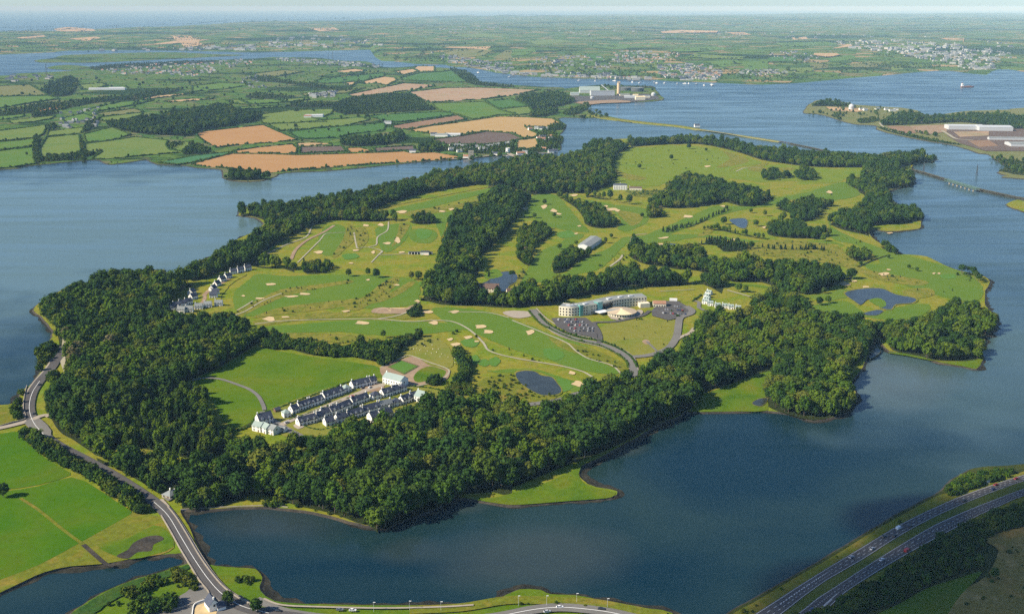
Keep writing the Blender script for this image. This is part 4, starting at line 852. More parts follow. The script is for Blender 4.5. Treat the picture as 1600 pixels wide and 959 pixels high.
ribbon('street', "572,660 600,652 630,642 655,636", 6.0, M['verge'], RZ - .1)
patch('parking_court', "560,602 585,597 600,602 595,610 572,612", M['dirt'], RZ - .12, 2); patch('parking_court', "458,664 470,660 478,664 466,670", M['verge'], RZ - .1, 2)
patch('estate_lawn', "412,646 440,632 480,617 540,598 596,590 640,602 700,610 722,625 660,632 600,652 545,670 500,682 460,686 430,672", M['lawn'], Z + .02, 2)
patch('bare_ground', "594,575 615,567 640,557 655,560 670,570 690,575 702,580 700,590 688,596 668,600 640,604 620,602 600,590", M['dirt'], Z + .05, 3)
ribbon('footpath', "594,574 620,562 637,555 650,558 675,567 695,574 702,580 694,590 680,596 650,603 632,604", 1.8, M['path'], Z + .12)
patch('grass_plot', "646,589 655,578 672,572 692,577 697,581 690,590 670,594 652,597", M['marsh'], Z + .10, 3)
patch('lawn', "300,478 340,440 352,430 385,428 360,445 345,470 370,485 350,492 320,490", M['island'], Z + .02)
ribbon('street', "318,462 325,455 335,448 350,440 362,432", 5.5, M['dirt'], RZ - .2); ribbon('street', "285,488 305,480 318,470 320,462", 4.5, M['dirt'], RZ - .2)
ribbon('street', "1085,470 1092,472 1092,480 1100,484 1120,490", 4.5, M['oldroad'], RZ - .2)
def edges(a, b): return spline(parse(a), 5, False), spline(parse(b), 5, False)
def lane_pt(E, s, f, z):
    i = f * (len(E[0]) - 1); k = min(int(i), len(E[0]) - 2); q = i - k
    a = [E[0][k][j] + (E[0][k + 1][j] - E[0][k][j]) * q for j in (0, 1)]; i2 = f * (len(E[1]) - 1); k2 = min(int(i2), len(E[1]) - 2); q2 = i2 - k2
    b_ = [E[1][k2][j] + (E[1][k2 + 1][j] - E[1][k2][j]) * q2 for j in (0, 1)]
    return g(a[0], a[1], z).lerp(g(b_[0], b_[1], z), s)
UP = edges("1120,995 1200,945 1250,913 1287,890 1300,882 1350,852 1400,822 1450,797 1500,775 1550,757 1600,741 1700,712 1850,680", "1170,995 1222,958 1255,932 1287,909 1300,901 1350,872 1400,840 1450,812 1500,789 1550,768.6 1600,751 1700,722 1850,690")
DN = edges("1180,1000 1247,957 1275,935 1300,919 1375,870 1450,825 1487,807 1525,791 1562,777 1600,763 1700,733 1850,700", "1230,1000 1285,958 1305,940 1325,922 1375,890 1425,861 1475,834 1525,807 1562,790 1600,774 1700,743 1850,710")
def carriage(E, name):
    n = 60; vs = [lane_pt(E, s, i / n, RZ) for i in range(n + 1) for s in (0, 1)]
    o = link(name, mesh_from(name, vs, [(2 * i, 2 * i + 1, 2 * i + 3, 2 * i + 2) for i in range(n)], M['asphalt'])); o['kind'] = 'structure'
    bm = bmesh.new(); bm.from_mesh(o.data); [f.normal_flip() for f in bm.faces if f.normal.z < 0]; bm.to_mesh(o.data); bm.free()
    return o
def marks(E, specs, name='road_marking'):              # specs: (s, width fraction, f0, f1, dash count or 0)
    mb = MB()
    for s, wd, f0, f1, dn in specs:
        if dn:
            segs = [(f0 + (f1 - f0) * i / dn, f0 + (f1 - f0) * (i + .42) / dn) for i in range(dn)]
        else:
            segs = [(f0 + (f1 - f0) * i / 60, f0 + (f1 - f0) * (i + 1) / 60) for i in range(60)]
        for a, b_ in segs:
            mb.add([lane_pt(E, s - wd, a, RZ + .06), lane_pt(E, s + wd, a, RZ + .06), lane_pt(E, s + wd, b_, RZ + .06), lane_pt(E, s - wd, b_, RZ + .06)], [(0, 1, 2, 3)])
    o = mb.build(name, [M['line']]); o['kind'] = 'structure'
    bm = bmesh.new(); bm.from_mesh(o.data); [f.normal_flip() for f in bm.faces if f.normal.z < 0]; bm.to_mesh(o.data); bm.free()
carriage(UP, 'carriageway'); carriage(DN, 'carriageway')
marks(UP, [(.07, .012, 0, 1, 0), (.95, .012, 0, 1, 0), (.37, .012, 0, 1, 70), (.67, .012, 0, 1, 70), (.40, .03, .10, .30, 24)])
marks(DN, [(.05, .012, 0, 1, 0), (.94, .012, 0, 1, 0), (.38, .012, 0, 1, 70), (.66, .012, .25, .95, 90), (.66, .016, .10, .26, 0), (.72, .045, .05, .20, 24)])
GR = edges("1235,975 1262,952 1300,925 1375,874 1450,829 1525,794 1600,766 1700,737", "1210,975 1228,962 1300,903 1350,874 1400,842 1450,814 1550,770 1600,753")
def strip(A_, B_, mat, name, z):
    n = 40; vs = [lane_pt((A_, B_), s, i / n, z) for i in range(n + 1) for s in (0, 1)]
    o = link(name, mesh_from(name, vs, [(2 * i, 2 * i + 1, 2 * i + 3, 2 * i + 2) for i in range(n)], mat)); o['kind'] = 'structure'
    bm = bmesh.new(); bm.from_mesh(o.data); [f.normal_flip() for f in bm.faces if f.normal.z < 0]; bm.to_mesh(o.data); bm.free()
strip(UP[1], DN[0], M['verge_grass'], 'central_reserve', RZ - .25)
shore_e = spline(parse("1125,975 1150,955 1182,938 1230,909 1282,880 1322,856 1362,831 1402,808 1442,786 1470,772 1500,768 1550,752 1600,736 1700,705 1850,672"), 4, False)
strip(shore_e, UP[0], M['goldgrass'], 'roadside_bank', RZ - .3)
strip(DN[1], spline(parse("1240,1010 1300,960 1340,935 1380,905 1430,878 1480,850 1530,822 1565,803 1600,788 1700,756 1850,722"), 4, False), M['goldgrass'], 'roadside_bank', RZ - .35)
patch('rough_field', "1480,960 1500,925 1540,900 1560,860 1540,845 1560,832 1600,822 1700,800 1720,1000 1470,1010", M['heath'], Z + .1, 3)
patch('grass_field', "1330,985 1400,945 1450,918 1500,902 1535,893 1500,930 1480,960 1450,1000", M['marsh'], Z + .1, 3)
patch('reed_bed', "112,960 132,944 162,926 202,908 250,894 290,882 300,884 280,894 250,905 215,918 180,936 150,955 140,970", M['reed'], Z + .1)
# bottom shore road and bank
ribbon('road', "560,990 700,972 780,962 830,952 870,948 910,950 960,957 1020,972", 9.0, M['oldroad'], RZ); ribbon('centre_line', "780,962 830,952 870,948 910,950 960,957 1020,972", .5, M['line'], RZ + .05)
ribbon('road', "400,935 440,952 500,962 600,972 720,990", 6.0, M['oldroad'], RZ - .1)
ribbon('gold_bank', "640,952 720,948 790,937 850,937 920,940 980,950 1040,962", 9.0, M['goldgrass'], RZ - .3)
ribbon('shore_wall', "412,934 440,944 500,947 600,949 690,947 740,944", 1.6, M['verge'], RZ + .2)
patch('yard', "205,960 250,945 290,925 312,908 330,925 345,928 380,946 395,962 330,975 210,985", M['oldroad'], RZ - .2, 2)
patch('courtyard', "303,952 308,945 330,937 340,950 335,970 305,970", M['sand'], RZ - .05, 0)

# ------------------------------------------------------------------ trees as things: the 300 that show largest, lone trees, and the scattered rest
def tree_thing(pos, k, sxy, sz, turn, label, group=None, cat=None):
    nm = VAR[k][0]
    rt = thing(nm, pos, label, cat or ('shrub' if nm == 'shrub' else 'tree'), group, turn)
    rt.scale = (sxy, sxy, sz)
    link('crown', VAR[k][2], rt); link('trunk', VAR[k][3], rt)
    return rt
WOOD.sort(key=lambda q: -depth_px(q[0]) * VAR[q[1]][5] * q[3])
def in_frame(p):
    c = Vector((p.x, p.y * CP - (p.z - CAMH) * SP)); return c.y > 0 and abs(p.x / c.y) < 800 / FPX * 1.01 and (p.y * SP + (p.z - CAMH) * CP) / c.y > -479.5 / FPX * 1.01
near, rest = [], []
for q in WOOD:
    if VAR[q[1]][0] != 'shrub' and len(near) < 240 and in_frame(q[0]): near.append(q)
    else: rest.append(q)
def px_of(p):
    v = Vector((p.x, p.y * CP - (p.z - CAMH) * SP)); return 800 + FPX * p.x / v.y
MARKS_ = [(250, 'near the lodge'), (300, 'just right of the lodge'), (350, 'at the left end of the lake'), (400, 'below the estate gate'), (450, 'below the left half of the estate'), (500, 'left of the wooded headland'), (550, 'on the left of the wooded headland'), (600, 'at the tip of the wooded headland'), (650, 'on the right of the wooded headland'), (700, 'left of the grassy spit'), (760, 'at the root of the grassy spit'), (830, 'behind the grassy spit'), (920, 'right of the grassy spit'), (1600, 'far along the shore')]
for p, k, a, b_, tn, wh in near:
    x = px_of(p); zone = next(t_ for m_, t_ in MARKS_ if x < m_)
    big = ('large ' if b_ > 1.12 else 'small ' if b_ < .88 else '') + VAR[k][1]
    tree_thing(p, k, a, b_, tn, big + ' in the wood ' + zone, 'shore wood trees ' + zone)
scatter_object('woodland', [q[:5] for q in rest], 'dense dark green woodland over the island and the far shores')

LONE = """545,432 10 0|round dark tree alone on the left fairway between two clumps
575,431 11 3|upright tree, left one of the pair in the middle of the fairway
588,434 12 0|broad tree, right one of the pair in the middle of the fairway
643,437 11 5|narrow tree, left of the two by the central wood
654,438 12 2|round tree, right of the two by the central wood
564,541 12 0|dark tree standing tallest over the bushy bank above the meadow
599,528 9 3|thin tree alone on the grass above the bushy bank
411,522 9 0|dark tree at the left end of the bushy bank
427,524 9 3|green tree second at the left end of the bushy bank
999,264 11 2|round tree alone on the hill pasture above the white mansion
1049,250 12 0|dark round tree on the upper edge of the hill pasture
851,320 10 0|round tree beside the bunkers at the head of the east fairway
866,340 9 2|small bushy tree left of the three bunkers
835,341 9 2|bushy tree at the edge of the central wood by the fairway
874,390 9 2|round tree alone left of the long shed
1131,351 13 0|large round tree on the left bank of the far golf pond
1181,354 11 2|round tree on the right bank of the far golf pond
1135,328 8 0|round dark tree at the end of the conifer row
1173,333 8 2|spreading tree alone on the fairway above the far pond
1195,338 11 3|upright tree at the top of the eastern fairway
1154,456 11 2|round tree beside the pale path behind the small white terrace
1136,437 15 6|pale pointed conifer in front of the middle wood
1076,233 14 0|broad dark tree at the top of the hill pasture
1103,237 9 2|small round tree on the hilltop near the shore wood
1271,374 11 0|dark tree by the eastern clumps, left of two
1286,377 10 2|round tree by the eastern clumps, right of two
1266,390 10 5|olive tree at the end of the conifer belt
1254,475 9 5|narrow olive tree by the fairway above the eastern wood
1280,477 10 0|dark tree above the eastern wood, middle of the row
1294,474 9 2|round green tree above the eastern wood, right end of the row
1287,459 8 0|low dark tree at the corner of the middle wood
1165,457 10 3|upright tree next to the path at the small terrace
6,777 11 0|broad dark tree on the bright pasture at the left edge
357,945 9 0|dark round tree beside the slate-roofed cottage by the junction
400,957 9 0|dark tree by the shore road at the bottom
1553,905 8 3|thin tree alone in the dark field beside the motorway
1388,404 6 2|small tree by the ditch on the east fairway
1345,415 6 0|low tree below the eastern clump
1420,420 6 0|dark tree in the short row on the east fairway, left
1432,424 6 2|green tree in the short row on the east fairway, right
1255,460 8 2|bushy tree at the rim of the eastern wood
760,428 8 3|tree on the small island of the clubhouse pond
800,436 11 10|wide dark cedar on the bank of the clubhouse pond
764,433 9 6|pointed conifer on the bank of the clubhouse pond
1025,338 11 0|dark tree below the small golf clump under the mansion
1036,339 9 2|round tree beside the small golf clump under the mansion
900,383 7 2|bushy tree left of the long shed gable
946,380 9 5|tall olive tree at the right end of the long shed
955,372 7 2|small tree beyond the long shed
990,372 7 0|dark tree at the bend of the grey path
1003,340 8 0|dark tree on the fairway left of the conifer row
288,790 7 6|dark slim conifer beside the lodge by the lake
250,772 7 6|slim conifer at the lodge gate
278,789 6 3|upright tree behind the lodge by the lake
1495,498 9 2|bushy tree at the front rim of the eastern point
640,492 6 9|low bush left of the sand bank
708,522 3 8|small bush by the bunkers on the big fairway""".split('\n')
for ln in LONE:
    a, lb = ln.split('|'); xy, h, k = a.split(); x, y = parse(xy)[0]; k = int(k); s = float(h) / VAR[k][5]
    tree_thing(g(x, y, LANDZ), k, s * 1.1, s, rnd.uniform(0, 6), lb, 'trees standing apart on the golf course and verges')
young = []
def sprinkle(px, sp, kinds, h0, h1, prob=.6):
    fp = [g(x, y, 1.3) for x, y in parse(px)]; P = np.array([(p.x, p.y) for p in fp]); x0, y0 = P.min(0); x1, y1 = P.max(0)
    n = int((x1 - x0) * (y1 - y0) / sp ** 2); rs = np.random.RandomState(int(x0 * 7) & 0xffff)
    X, Y = rs.uniform(x0, x1, n), rs.uniform(y0, y1, n); ok = inside(fp, X, Y) & (rs.rand(n) < prob)
    if P[:, 1].mean() > 2000:
        for fpoly in FIELD_POLYS: ok &= ~inside(fpoly, X, Y)
    for x, y in zip(X[ok], Y[ok]):
        k = rnd.choice(kinds); s = rnd.uniform(h0, h1) / VAR[k][5]; young.append((Vector((x, y, LANDZ)), k, s * 1.05, s, rnd.uniform(0, 6)))
SAP = [7, 7, 3, 9, 8]
for px, sp, pr in [("365,486 440,452 545,438 548,442 450,462 380,492", 8, .6), ("395,496 440,480 520,470 600,460 640,440 645,446 600,470 530,480 450,490", 8, .55), ("538,480 570,462 600,440 622,432 620,445 590,468 560,484", 6, .8), ("420,520 540,524 600,534 560,540 480,532", 9, .5), ("545,350 556,358 552,378 520,400 540,360", 8, .8), ("555,358 570,356 575,375 560,392", 8, .7), ("625,350 640,352 612,385", 8, .7), ("640,330 720,318 760,306 690,330", 9, .5),
    ("1200,375 1300,382 1345,425 1280,410 1150,395", 9, .6), ("1340,420 1400,430 1450,440 1430,446 1370,436", 9, .8), ("1090,368 1140,340 1110,365", 9, .8), ("960,250 1030,230 1100,235 1140,250 1060,268 1000,285 965,280", 24, .5), ("800,455 806,440 816,420 826,414 825,430 812,448", 6, .9), ("905,400 930,395 940,402 920,415", 8, .4),
    ("930,415 955,400 985,395 990,410 960,425", 8, .4), ("940,512 1058,503 1050,540 990,555", 16, .35), ("870,530 925,545 960,562 985,572 960,570 925,555", 8, .4), ("950,500 1010,494 1040,500 1060,498 1058,504 1010,502", 7, .6), ("1018,484 1040,478 1080,486 1062,495 1040,498", 9, .7), ("985,445 1030,448 1010,455 960,458", 9, .4), ("1080,446 1120,444 1135,450 1100,452", 9, .5), ("680,510 740,525 800,550 790,555 740,540 690,520", 9, .3),
    ("1420,455 1470,448 1500,452 1460,462", 10, .7), ("1290,440 1330,436 1360,445 1330,452", 10, .4), ("720,530 800,545 850,560 840,566 770,552", 9, .35), ("1490,426 1530,432 1540,440 1510,440", 9, .8), ("1300,340 1320,365 1400,395 1390,400 1320,375", 14, .5), ("1260,330 1300,300 1320,290 1300,320", 14, .5), ("945,415 975,420 985,412 960,405", 7, .6)]:
    sprinkle(px, sp, SAP, 1.2, 3.2, pr * .55)
for px, sp, pr in [("735,612 770,588 800,586 840,614 870,619 830,626", 4.5, .5), ("880,537 930,550 985,582 940,570", 5, .4), ("620,552 660,525 690,532 650,545", 5, .5), ("690,600 740,585 760,592 730,615", 5, .6), ("400,788 470,792 520,806 560,818 600,822 600,812 520,800", 5, .7), ("1485,960 1540,900 1600,830 1650,900 1540,990", 8, .5), ("640,955 800,930 1000,955 800,948", 9, .4), ("1160,955 1300,872 1450,790 1440,796 1300,882 1170,962", 7, .5), ("250,790 275,835 282,838 262,800", 5, .6), ("150,945 230,910 300,895 300,925 220,955", 6, .4), ("350,892 400,893 405,918 375,915", 6, .5)]:
    sprinkle(px, sp, [8, 9, 11, 11], 1.0, 2.6, pr)
for px, sp, pr in [("1260,180 1300,165 1380,170 1440,190 1380,196 1320,190", 30, .5), ("1380,205 1450,205 1480,215 1400,210", 25, .4), ("880,172 920,168 960,186 880,184", 22, .7), ("0,240 240,260 300,264 120,252", 22, .4), ("200,200 600,100 700,140 560,236 260,236", 70, .45), ("0,175 200,130 600,110 600,140 300,170", 75, .55), ("700,250 800,240 870,236 870,205 840,205 780,235", 16, .5), ("640,258 720,252 800,244 730,246", 14, .5), ("0,125 400,95 600,106 400,130 0,150", 90, .6), ("890,146 940,135 1010,136 1020,142 940,140", 26, .4), ("1545,245 1600,250 1600,275 1570,268", 20, .6)]:
    sprinkle(px, sp, [0, 2, 9, 8, 3], 4, 11, pr)
def back_row(x): return YH + FPX * (CAMH - 95) / float(np.interp(x, _BX, _BD)) + 3
for i in range(700):                                   # hedge rows and small groves of the far hills
    x = rnd.uniform(-40, 1640); y0 = float(np.interp(x, _fx, _fy)); yb = back_row(x); y = y0 - (y0 - yb) * rnd.random() ** 1.35
    if y < yb: continue
    p = gf(x, y); wooded = noise.noise(Vector((p.x / 900, p.y / 1500, 4.4))) > .12
    ang = rnd.choice([.15, .15, .3, 1.5, 1.7]) + rnd.uniform(-.15, .15); n = rnd.randint(5, 16); stp = rnd.uniform(16, 34) * max(1, p.y / 9000)
    for k in range(n):
        d = (k - n / 2) * stp; X, Y = p.x + math.cos(ang) * d + rnd.gauss(0, 26 if wooded else 4), p.y + math.sin(ang) * d + rnd.gauss(0, 60 if wooded else 4)
        z = hfar(X, Y)
        if z < 2: continue
        sc = rnd.uniform(.45, .95) * max(1, p.y / 11000); young.append((Vector((X, Y, z)), rnd.choice([0, 2, 3, 13]), sc * 1.25, sc * .62, rnd.uniform(0, 6)))
scatter_object('young_trees_and_scrub', young, 'scattered saplings, scrub and hedge trees over golf course and far hills')

# ------------------------------------------------------------------ houses
HM = {'white': plain('white_render', (.80, .79, .74), .85, .05, 2), 'cream': plain('cream_render', (.72, .66, .50), .85, .05, 2), 'slate': ground('slate_roof', [A(.055, .065, .095), A(.085, .095, .125)], 12, .8, .25, rough=.6), 'grey': ground('grey_roof', [A(.20, .22, .22), A(.26, .28, .28)], 12, 1, .12, rough=.7),
    'greenroof': ground('pale_green_roof', [A(.26, .33, .31), A(.32, .38, .35)], 12, 1, .12, rough=.6), 'brown': ground('brown_roof', [A(.12, .085, .07), A(.16, .11, .09)], 12, 1, .2), 'terracotta': ground('terracotta_roof', [A(.30, .16, .10), A(.36, .20, .13)], 12, 1, .2),
    'glass': plain('window_glass', (.025, .03, .04), .12, .1, 3, spec=.6), 'door': plain('dark_door', (.10, .05, .04), .6, .1, 1), 'stonewall': plain('castle_stone', (.38, .34, .27), .95, .25, 3), 'metal': plain('pale_cladding', (.50, .52, .53), .5, .05, 6), 'frame': plain('white_trim', (.8, .8, .78), .6, .04, 1),
    'teal': plain('teal_glass', (.09, .34, .34), .15, .15, 3, spec=.7), 'concrete': plain('silo_concrete', (.62, .47, .29), .9, .08, 5), 'dark': plain('dark_steel', (.08, .085, .09), .6, .15, 3), 'tan': plain('tan_roof', (.48, .38, .26), .8, .10, 4), 'palegold': plain('pale_gold_roof', (.75, .62, .38), .7, .06, 3), 'fern': plain('fern_green_steel', (.10, .17, .14), .6, .1, 4),
    'rust': plain('rusty_hull', (.30, .12, .09), .7, .2, 5), 'timber': plain('brown_timber', (.16, .10, .06), .9, .2, 1)}
WIN = MB().box(-.6, .6, -.09, .0, -.75, .75).mesh('window', [HM['glass']]); FRM = MB().box(-.72, .72, -.06, .0, -.88, -.75).mesh('window_sill', [HM['frame']])
DOOR = MB().box(-.55, .55, -.10, .0, 0, 2.1).mesh('door', [HM['door']])
CHIM = MB().box(-.42, .42, -.35, .35, 0, 2.1).box(-.5, .5, -.43, .43, 2.1, 2.3).tube([(.16, 2.3), (.13, 2.7)], 6).mesh('chimney', [HM['white']])
_hm = {}
def gable_wall(L, W, h, rh):
    mb = MB(); x, y = L / 2, W / 2
    mb.add([(-x, -y, -.5), (x, -y, -.5), (x, y, -.5), (-x, y, -.5), (-x, -y, h), (x, -y, h), (x, y, h), (-x, y, h), (-x, 0, h + rh), (x, 0, h + rh)],
           [(0, 1, 5, 4), (2, 3, 7, 6), (1, 2, 6, 9, 5), (3, 0, 4, 8, 7), (4, 5, 9, 8), (6, 7, 8, 9)]); return mb
def gable_roof(L, W, h, rh, ov=.35, th=.22):
    mb = MB(); x, y = L / 2 + ov * .4, W / 2 + ov; d = rh * ov / (W / 2); e = .05
    for s in (-1, 1):
        a = [(-x, s * y, h - d + e), (x, s * y, h - d + e), (x, 0, h + rh + e), (-x, 0, h + rh + e)]; b_ = [(p[0], p[1], p[2] + th) for p in a]
        f = [(4, 5, 6, 7), (3, 2, 1, 0), (0, 1, 5, 4), (1, 2, 6, 5), (3, 0, 4, 7)]
        mb.add(a + b_, f if s < 0 else [q[::-1] for q in f])
    return mb
def hip_roof(L, W, h, rh, ov=.4):
    x, y = L / 2 + ov, W / 2 + ov; r = max(.1, (L - W) / 2)
    return MB().add([(-x, -y, h), (x, -y, h), (x, y, h), (-x, y, h), (-r, 0, h + rh), (r, 0, h + rh)], [(0, 1, 5, 4), (2, 3, 4, 5), (1, 2, 5), (3, 0, 4), (3, 2, 1, 0)])
def house(c, rz, L, W, h, rh, label, group, wall='white', roof='slate', hip=False, chim=1, dormers=0, wins=True, name='house', cat='house', door=True, storeys=2):
    rt = thing(name, c, label, cat, group, rz); key = (round(L, 1), round(W, 1), h, rh, wall, roof, hip)
    if key not in _hm:
        _hm[key] = ((MB().box(-L / 2, L / 2, -W / 2, W / 2, -.5, h) if hip else gable_wall(L, W, h, rh)).mesh('wall', [HM[wall]]), (hip_roof if hip else gable_roof)(L, W, h, rh).mesh('roof', [HM[roof]]))
    link('wall', _hm[key][0], rt); rf = link('roof', _hm[key][1], rt)
    for i in range(chim):
        f = 0 if hip else (-1 if i % 2 == 0 else 1) * (L / 2 - .8)
        link('chimney', CHIM, rf, (f, 0 if not hip else .5, h + rh - .9))
    for i in range(dormers):
        x = (i + .5) / dormers * L - L / 2
        dm = MB().add(*(lambda w_, d0, z0, zh, zr: ([(x - w_, d0, z0), (x + w_, d0, z0), (x + w_, d0 + 2.2, z0), (x - w_, d0 + 2.2, z0), (x - w_, d0, zh), (x + w_, d0, zh), (x + w_, d0 + 2.2, zh), (x - w_, d0 + 2.2, zh), (x, d0, zr), (x, d0 + 2.6, zr)],
            [(0, 1, 5, 8, 4), (1, 2, 6, 5), (3, 0, 4, 7)]))(1.0, -W / 2 - .05, h - .3, h + 1.0, h + 1.9), 0)
        dm.add([(x - 1.25, -W / 2 - .25, h + .85), (x, -W / 2 - .25, h + 2.05), (x, -W / 2 + 2.9, h + 2.05), (x - 1.25, -W / 2 + 2.2, h + .85)], [(0, 1, 2, 3)], 1)
        dm.add([(x + 1.25, -W / 2 - .25, h + .85), (x, -W / 2 - .25, h + 2.05), (x, -W / 2 + 2.9, h + 2.05), (x + 1.25, -W / 2 + 2.2, h + .85)], [(3, 2, 1, 0)], 1)
        dm.build('dormer', [HM[wall], HM[roof]], rf)
    if wins:
        n = max(2, int(L / 3.0))
        for i in range(n):
            x = (i + .5) / n * L - L / 2
            for st in range(storeys):
                if st == 0 and door and i == n // 2:
                    link('door', DOOR, rt, (x, -W / 2, 0)); continue
                wn = link('window', WIN, rt, (x, -W / 2, 1.5 + 2.6 * st)); link('sill', FRM, wn, (0, 0, 0))
        link('window', WIN, rt, (-L / 2, 0, 1.6 + 2.6 * (storeys - 1)), -math.pi / 2); link('window', WIN, rt, (L / 2, 0, 1.6 + 2.6 * (storeys - 1)), math.pi / 2)
    return rt
def line_house(a, b_, W, h, rh, label, group, **k):
    a, b_ = (a[0], a[1] - 2.2), (b_[0], b_[1] - 2.2); p, q = g(*a), g(*b_); d = q - p; L = max(5.0, d.length); rz = math.atan2(d.y, d.x); c = (p + q) / 2; c.z = LANDZ
    return house(c, rz, L, W, h, rh, label, group, **k)
ORD = ['first', 'second', 'third', 'fourth', 'fifth', 'sixth', 'seventh', 'eighth', 'ninth', 'tenth', 'eleventh']
ESTATE = 'slate-roofed houses of the holiday estate'
rowA = [((442, 654), (453, 652), dict(hip=True, chim=0, wall='white', roof='greenroof')), ((454, 648), (464, 645), dict(chim=1)), ((465, 643), (482, 637), dict(chim=2, dormers=3)), ((483, 637), (503, 630), dict(chim=2, dormers=3)), ((504, 627), (534, 617), dict(chim=2, dormers=3)), ((536, 615), (546, 612), dict(hip=True, roof='greenroof', chim=0)),
        ((549, 609), (575, 603), dict(chim=2, dormers=2)), ((576.5, 603), (586, 600.5), dict(chim=2))]
rowB = [((465, 667), (493, 660), dict(chim=2, dormers=3)), ((494, 659), (503, 656), dict(chim=1)), ((501, 653), (513, 650), dict(chim=1)), ((514.5, 650), (525, 646.5), dict(chim=1, dormers=1)), ((526, 646), (547, 638), dict(chim=1, dormers=2)), ((548, 635.5), (573, 627), dict(chim=2, dormers=2)), ((580, 626), (593, 623), dict(hip=True, chim=0)), ((596, 622), (611, 618), dict(chim=1, dormers=1)), ((612, 617), (622, 614.5), dict(chim=1)), ((624, 613.5), (633, 611.5), dict(hip=True, chim=1))]
rowC = [((507, 667), (521, 664), dict(chim=1)), ((525, 662), (541, 658), dict(chim=1)), ((542, 657), (565, 650), dict(chim=2, dormers=3)), ((566, 649), (591, 642), dict(chim=2, dormers=2)), ((592, 641.5), (611, 637), dict(wall='cream', roof='grey', chim=2)), ((613, 636), (625, 634), dict(hip=True, chim=0)), ((626, 633), (639, 628.5), dict(chim=1, dormers=2)), ((640, 627), (650, 625), dict(chim=1))]
for nm, row in (('back', rowA), ('middle', rowB), ('front', rowC)):
    for i, (a, b_, kw) in enumerate(row):
        rf = 'pale green pyramid roof' if kw.get('roof') == 'greenroof' else 'grey roof' if kw.get('roof') == 'grey' else 'hipped slate roof' if kw.get('hip') else 'dark slate roof and dormers' if kw.get('dormers') else 'plain dark slate roof'
        wl = 'cream' if kw.get('wall') == 'cream' else 'white'
        line_house(a, b_, 7.4, 4.2, 3.4 if not kw.get('hip') else 3.0, f'{wl} house with {rf}, {ORD[i]} from the left in the {nm} row', ESTATE, **kw)
for a, b_, W, h, rh, kw, lb in [((604, 599), (632, 606), 11, 6.8, 3.4, dict(roof='greenroof', chim=1), 'big white house with pale roof beside the sports court'), ((653, 627), (668, 631), 10, 6, 4, dict(roof='greenroof', chim=1), 'white house with pale roof at the right end of the estate'), ((668, 632), (678, 635), 8, 4, 3, dict(chim=0), 'low white wing at the right end of the estate'),
    ((577, 660), (588, 657), 8, 4.6, 3.6, dict(chim=1), 'dark roof half hidden by trees below the front row, left'), ((592, 657), (610, 651), 8, 4.6, 3.6, dict(chim=2), 'dark roof half hidden by trees below the front row, right'), ((402, 665), (424, 660), 9, 5, 4.4, dict(chim=1, dormers=2), 'white house with dark slate roof at the estate gate'),
    ((399, 672), (412, 675), 8, 4.5, 3, dict(roof='greenroof', chim=0), 'white house with pale green roof in front of the gate house'), ((413, 674), (422, 678), 8, 4.5, 3, dict(roof='greenroof', chim=0), 'second pale green roofed house by the estate gate'), ((424, 677), (433, 680), 8, 4.5, 3, dict(roof='grey', chim=0), 'grey roofed white house tucked against the trees by the gate'), ((435, 675), (447, 677), 5, 3, 1.5, dict(roof='grey', chim=0), 'low white garage beside the gate houses')]:
    line_house(a, b_, W, h, rh, lb, ESTATE, **kw)
for a, b_, lb in [((429, 646), (437, 644), 'small brown timber shed at the left end of the back row'), ((692, 627), (700, 629), 'small brown timber shed right of the estate in the grass')]:
    line_house(a, b_, 4, 2.4, 1.6, lb, None, wall='timber', roof='slate', chim=0, wins=False, name='shed', cat='shed')
def spot_house(x, y, rz, L, W, h, rh, lb, grp, **k): c = g(x, y); c.z = LANDZ; return house(c, rz, L, W, h, rh, lb, grp, **k)
W1 = [(387, 423, .6), (376, 426, .55), (365, 429, .5), (356, 436, .9), (347, 441, 1.0), (339, 448, 1.2), (333, 455, 1.3), (337, 461, .2), (334, 466, .1), (300, 461, 1.3), (302, 468, 1.0), (294, 476, .8), (285, 479, .6), (276, 482, .5), (269, 486, .4), (262, 489, .3), (284, 489, -.1), (296, 488, .05), (311, 484, .1), (325, 481, .12), (342, 479, .1)]
for i, (x, y, rz) in enumerate(W1):
    where = f'{ORD[i]} from the top in the curved row by the far wood' if i < 9 else f'{ORD[i - 9]} from the top in the left row against the dark wood' if i < 16 else f'{ORD[i - 16]} from the left in the short row facing the fairway'
    spot_house(x, y - 1.2, rz, 9.0, 7.0, 3.9, 3.4, 'white gabled house, ' + where, 'white gabled houses on the western slope', roof='slate' if i < 16 else 'grey', chim=1)
for i, (x, y, rz) in enumerate([(1108, 461, -.6), (1105, 466, -.7), (1105, 471, -.6), (1102, 475, -.5), (1110, 478, -.2), (1121, 481, -.1), (1132, 482, -.1), (1142, 483.5, -.12), (1153, 485, -.12)]):
    spot_house(x, y - 1.2, rz, 6.4, 6.2, 3.4, 2.0, f'white house with pale roof, {ORD[i]} from the top of the small curved terrace', 'white houses of the small curved terrace', roof='greenroof', chim=1)

